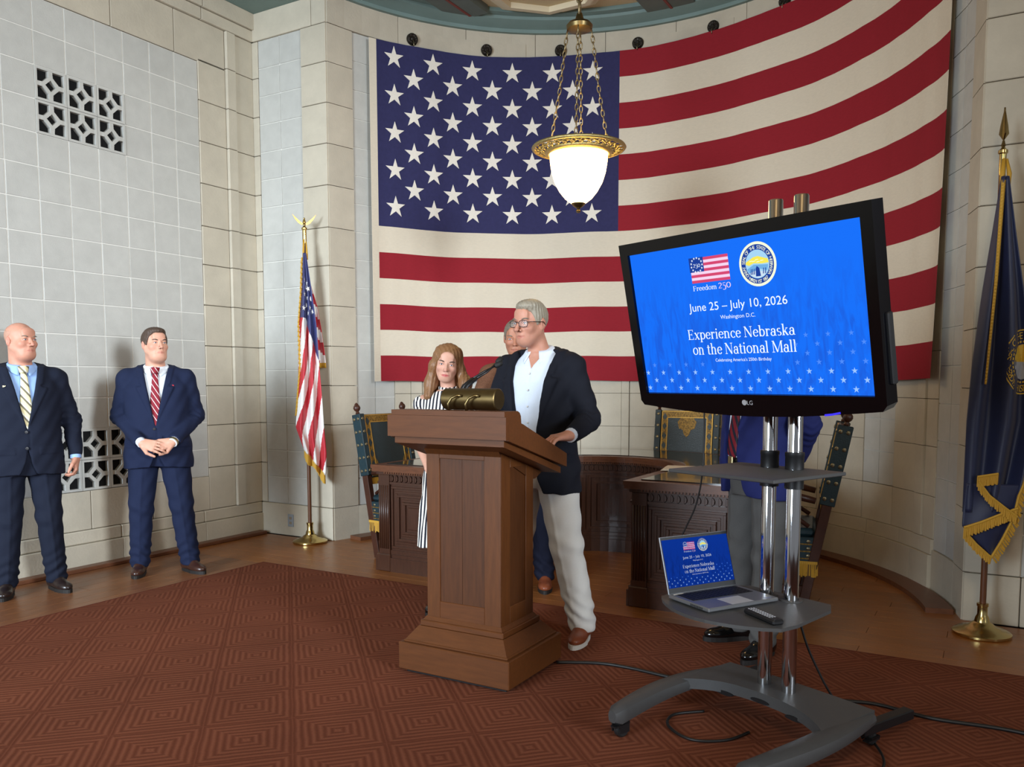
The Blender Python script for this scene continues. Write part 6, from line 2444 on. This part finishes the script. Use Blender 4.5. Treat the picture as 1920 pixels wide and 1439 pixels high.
# second man: blue suit, red striped tie, hands clasped
b_ = dict(skin='skin_fair', hair='hair_brown', brow='hair_brown', w=1.03, jaw=1.08, neck=1.12, jowl=True, girth=1.10, belly=.030, hair_th=.007, hair_top=.004,
          turn=(26, -6, 0), elbow={-1: V3(-.262, .045, 1.16), 1: V3(.262, .045, 1.16)}, wrist={-1: V3(-.090, -.235, .985), 1: V3(.115, -.225, .985)},
          knee={-1: V3(-.13, -.01, .50), 1: V3(.145, -.01, .50)}, ankle={-1: V3(-.155, .03, .10), 1: V3(.19, .01, .10)}, toe={-1: -4, 1: 34},
          hands={-1: dict(f=(1, -.30, -.28), n=(.15, .9, -.35), thumb=-1, curl=(10, 18, 14)), 1: dict(f=(-1, -.10, -.20), n=(.1, .95, -.2), thumb=1, curl=(16, 26, 20))},
          shirt='shirt_white', tie='tie_red', jacket='suit_navy_bright', trousers='suit_navy_bright', shoe='shoe_brown', pin=(1, 'lapel_pin', 'satin_red'), seed=1.7, button_z=1.09, v_top=.075, hem_z=.79, leg_w=1.05, cuff=.02)
pm2, fr2, bd2 = man('person', 'man in a bright navy suit and red striped tie with clasped hands', (-5.285, 3.985, 0), R(48), 1.80, b_)
wa = V3(.115, -.225, .985) + (V3(.262, .045, 1.16) - V3(.115, -.225, .985)).normalized() * .004
wd = (V3(.262, .045, 1.16) - V3(.115, -.225, .985)).normalized()
wt = MB().tube([wa - wd * .009, wa + wd * .009], .0375, 18).build('watch_strap', 'watch_steel', pm2, smooth='auto')
# the speaker
c_ = dict(skin='skin_rosy', hair='hair_silver', brow='hair_grey', w=.93, jaw=.92, girth=1.05, hair_th=.0055, hair_top=.008, hair_dx=.008, open=0, nose=1.3, smile=.005,
          turn=(-5, 3, 0), head=(-.028, -.045, 1.664), elbow={-1: V3(-.285, -.03, 1.17), 1: V3(.292, .010, 1.165)}, wrist={-1: V3(-.15, -.24, 1.11), 1: V3(.318, -.232, 1.098)},
          knee={-1: V3(-.13, -.02, .50), 1: V3(.175, -.01, .50)}, ankle={-1: V3(-.17, .06, .10), 1: V3(.255, .02, .10)}, toe={-1: -10, 1: 14},
          hands={-1: dict(f=(.1, -1, -.25), n=(0, .2, -1), thumb=1, curl=(15, 25, 20)), 1: dict(f=(-.42, -.90, -.10), n=(0, .1, -1), thumb=-1, curl=(18, 26, 20))},
          shirt='shirt_pale', jacket='blazer_dark', trousers='trouser_khaki', shoe='shoe_tan', sole='shoe_sole_white', lace='shoe_tan', seed=2.6, collar_open=.07, shirt_buttons=True,
          v_top=.060, hem_z=.765, button_z=1.06, jres=.0052, v_dx=-.0, leg_w=1.10, wrinkle=1.2, neck=.94)
c_['open'] = .055
cfp = dict(c_)
SPK, frs, bds = man('person', 'silver haired speaker with glasses in a dark blazer and khaki trousers behind the podium', (-2.165, 4.05, CZ), R(-3), 1.86, cfp)
gm_ = Matrix.Translation(frs[1]) @ frs[0].to_4x4()
gs = MB()
for s in (-1, 1):
    ring = []
    for q in range(25):
        a = 2 * PI * q / 24
        cx_, cz_ = math.copysign(abs(math.cos(a)) ** .6, math.cos(a)) * .0235, math.copysign(abs(math.sin(a)) ** .6, math.sin(a)) * .0165
        ring.append(gm_ @ Vector((s * .0325 + cx_, -.1125 + .012 * ((s * .0325 + cx_) / .056) ** 2, -.004 + cz_)))
    gs.tube(ring, .0019, 6, caps=False)
    gs.tube([gm_ @ Vector(p) for p in ((s * .056, -.101, .004), (s * .076, -.085, .005), (s * .0835, -.03, .004), (s * .083, .004, .004), (s * .081, .02, -.012))], .0021, 6)
gs.tube([gm_ @ Vector(p) for p in ((-.0095, -.1125, .0), (0, -.1165, .004), (.0095, -.1125, .0))], .0019, 6)
go = gs.build('glasses', 'glasses_frame', SPK, smooth=True)
for s in (-1, 1):
    MB().grid(lambda u, w: gm_ @ Vector((s * .0325 + (u - .5) * .044, -.1120 + .012 * ((s * .0325 + (u - .5) * .044) / .056) ** 2, -.004 + (w - .5) * .031)), 4, 3).build('lens', 'lens_glass', go, smooth=True)
# man half hidden behind the speaker
d_ = dict(skin='skin_tan', hair='hair_grey', brow='hair_grey', w=1.0, girth=1.04, hair_th=.006, turn=(6, 8, 0),
          elbow={-1: V3(-.290, .02, 1.16), 1: V3(.29, .02, 1.16)}, wrist={-1: V3(-.10, -.21, .99), 1: V3(.10, -.20, 1.0)},
          knee={-1: V3(-.10, -.01, .50), 1: V3(.145, -.01, .50)}, ankle={-1: V3(-.12, .03, .10), 1: V3(.195, .0, .10)}, toe={-1: -8, 1: 10},
          hands={-1: dict(f=(1, -.28, -.2), n=(.1, .9, -.3), thumb=-1), 1: dict(f=(-1, -.1, -.2), n=(.1, .95, -.2), thumb=1)},
          shirt='shirt_white', tie='tie_dark', jacket='tweed_brown', trousers='trouser_navy', shoe='shoe_tan', seed=3.3)
man('person', 'man in a brown tweed jacket mostly hidden behind the speaker', (-2.82, 4.95, 0), R(18), 1.83, d_)
# man standing behind the television
e_ = dict(skin='skin_fair', hair='hair_grey', brow='hair_grey', w=1.0, girth=1.08, belly=.02, turn=(-10, 0, 0),
          elbow={-1: V3(-.275, .085, 1.17), 1: V3(.275, .085, 1.17)}, wrist={-1: V3(-.095, .165, .985), 1: V3(.095, .165, .985)},
          knee={-1: V3(-.11, -.01, .50), 1: V3(.12, -.01, .50)}, ankle={-1: V3(-.13, -.02, .10), 1: V3(.16, -.06, .10)}, toe={-1: -8, 1: 26},
          hands={-1: dict(f=(1, .05, -.25), n=(0, 1, 0), thumb=-1, curl=(-10, -12, -8)), 1: dict(f=(-1, .12, -.2), n=(0, 1, 0), thumb=1, curl=(-10, -12, -8))},
          shirt='shirt_white', tie='tie_dark', jacket='suit_blue', trousers='trouser_grey', shoe='shoe_black', seed=4.1, open=.05, belt=True, tie_end=.98, v_top=.06)
man('person', 'man in a blue jacket and grey trousers standing behind the television', (-1.06, 4.42, CZ), R(-42), 1.83, e_)


# ---------------------------------------------------------------- the woman in the striped dress
def woman():
    t = thing('person', 'woman with long brown hair in a black and white striped dress beside the podium', 'person', (-2.85, 4.17, CZ), R(20), None, 1.63 / 1.80)
    hp = Vector((0.0, -.02, 1.672))
    P = dict(w=.98, jaw=.92, nose=.9)
    fr = head_frame(hp, 12, 8, 8)
    EL = {s: V3(s * .222, .03, 1.16) for s in (-1, 1)}
    WR = {-1: V3(-.085, -.190, .985), 1: V3(.085, -.190, .985)}
    zs = [0.045]
    while zs[-1] < 1.83:
        z = zs[-1]
        zs.append(z + (.0036 if z > 1.50 else .0045 if .72 < z < 1.0 else .009))
    v = Vox((-.42, -.42, 0), (.42, .22, 2), .0044, zs)
    add_head(v, fr, P)
    v.op(cap(W(fr, (0, .028, -.055)), (0, .02, 1.46), .047, .055), .03)
    prof = [(.80, .165, .115, .01), (.92, .175, .12, .01), (1.10, .140, .10, .0), (1.26, .155, .115, -.008), (1.36, .16, .11, .0), (1.43, .15, .09, .012), (1.49, .085, .065, .02)]
    v.op(loft([(z, a * .92, b * .92, c) for z, a, b, c in prof]), .03)
    for s in (-1, 1):
        v.op(cap((s * .05, .02, 1.43), (s * .165, .02, 1.415), .042, .046), .04)
        v.op(cap((s * .172, .02, 1.405), EL[s], .044, .037), .03)
        v.op(cap(EL[s], WR[s], .037, .024), .02)
        v.op(cap((s * .08, .01, .88), (s * .08, -.01, .50), .07, .05), .03)
        v.op(cap((s * .08, -.01, .50), (s * .08, .02, .07), .048, .03), .02)
        hand(v, WR[s], (-s, -.25 - .1 * (s < 0), -.3), (0, .9, -.35), s, (14, 22, 16), sz=.92)
    body = v.build('body', 'skin_pink', t, lip_tint(fr, .9))
    face_parts(body, fr, dict(brow='hair_brown'))
    # long hair falling over the shoulders
    c = hp
    v = Vox((-.21, -.17, 1.36), (.21, .20, 1.86), .0046)
    v.op(ell((0, .018, .040), (.085, .104, .090), fr), .01)
    for s in (-1, 1):
        v.op(cap(W(fr, (s * .055, .01, .07)), W(fr, (s * .083, .015, -.03)), .034, .034), .03)
        v.op(cap(W(fr, (s * .083, .012, -.03)), V3(s * .118, .0, 1.54), .030, .040), .03)
        v.op(cap(V3(s * .118, -.005, 1.54), V3(s * .130, -.050, 1.455), .042, .026), .03)
        v.op(cap(V3(s * .07, .07, 1.58), V3(s * .10, .09, 1.46), .05, .04), .03)
    v.op(cap(W(fr, (0, .08, .02)), V3(0, .10, 1.40), .06, .06), .04)

    def cut(F, X, Y, Z):
        x, y, z = _loc(X, Y, Z, fr)
        st_ = .0018 * np.sin(X * 210 + Y * 130 + 4 * np.sin(Z * 14)) + .0014 * np.sin(X * 380 - Y * 260 + Z * 20)
        F = F + st_
        # face left free, parted slightly to one side
        hw_ = np.interp(z, [-.2, -.10, -.03, .03, .06, .078], [.058, .060, .061, .054, .036, .0])
        face = np.maximum(np.maximum(np.abs(x - .004) - hw_, y + .028), -.30 - z)
        return np.maximum(F, -face)
    v.all(cut)
    v.build('hair', 'hair_long', t)
    # dress: ruffled high neck, flutter sleeves, long skirt
    sk = [(.43, .295, .245, .0), (.60, .255, .205, .0), (.80, .195, .145, .006), (.95, .168, .122, .006), (1.10, .146, .106, .0), (1.26, .163, .122, -.008), (1.36, .172, .116, .0), (1.43, .172, .096, .012), (1.485, .096, .072, .02)]
    v = Vox((-.33, -.29, .40), (.33, .29, 1.56), .0062)
    v.op(loft(sk), .02)
    v.op(cap((0, .022, 1.46), W(fr, (0, .028, -.075)), .062, .056), .02)
    for s in (-1, 1):
        v.op(ell((s * .200, .02, 1.400), (.046, .062, .050)), .03)

    def cutd(F, X, Y, Z):
        a = np.arctan2(X, -(Y - .005))
        fl3 = np.clip((1.02 - Z) / .5, 0, 1)
        F = F + .012 * np.sin(a * 15) * fl3 + wr(X, Y, Z, .6, 5)
        F = F + .005 * np.sin(a * 26) * np.exp(-((Z - 1.515) / .02) ** 2)
        sl = np.exp(-(((np.abs(X) - .215) / .03) ** 2))
        F = F + .005 * np.sin(Y * 170) * sl * (Z > 1.33)
        F = np.maximum(F, Z - (1.522 + (Y - .02) * .2))
        F = np.maximum(F, (1.350 - Z) * (np.abs(X) > .172) - .5 * (np.abs(X) <= .172))
        return np.maximum(F, .470 - Z)
    v.all(cutd)
    dr = v.build('dress', 'dress_stripe', t)
    MB().grid(lambda u, w: (.150 * math.sin(2 * PI * u), .0 - .110 * math.cos(2 * PI * u), 1.085 + .03 * w), 36, 1, thick=.006).build('waist_band', 'dress_stripe', dr, smooth=True)
    M4 = Matrix.Translation(fr[1]) @ fr[0].to_4x4()
    for s in (-1, 1):
        MB().tube([M4 @ Vector((s * .079, -.004 + .012 * math.sin(2 * PI * q / 14), -.052 + .013 * math.cos(2 * PI * q / 14))) for q in range(15)], .0028, 6, caps=False).build('earring', 'earring_gold', t, smooth=True)
        shoe(t, 'shoe_black', (s * .08, .02, 0), R(s * 8))


woman()
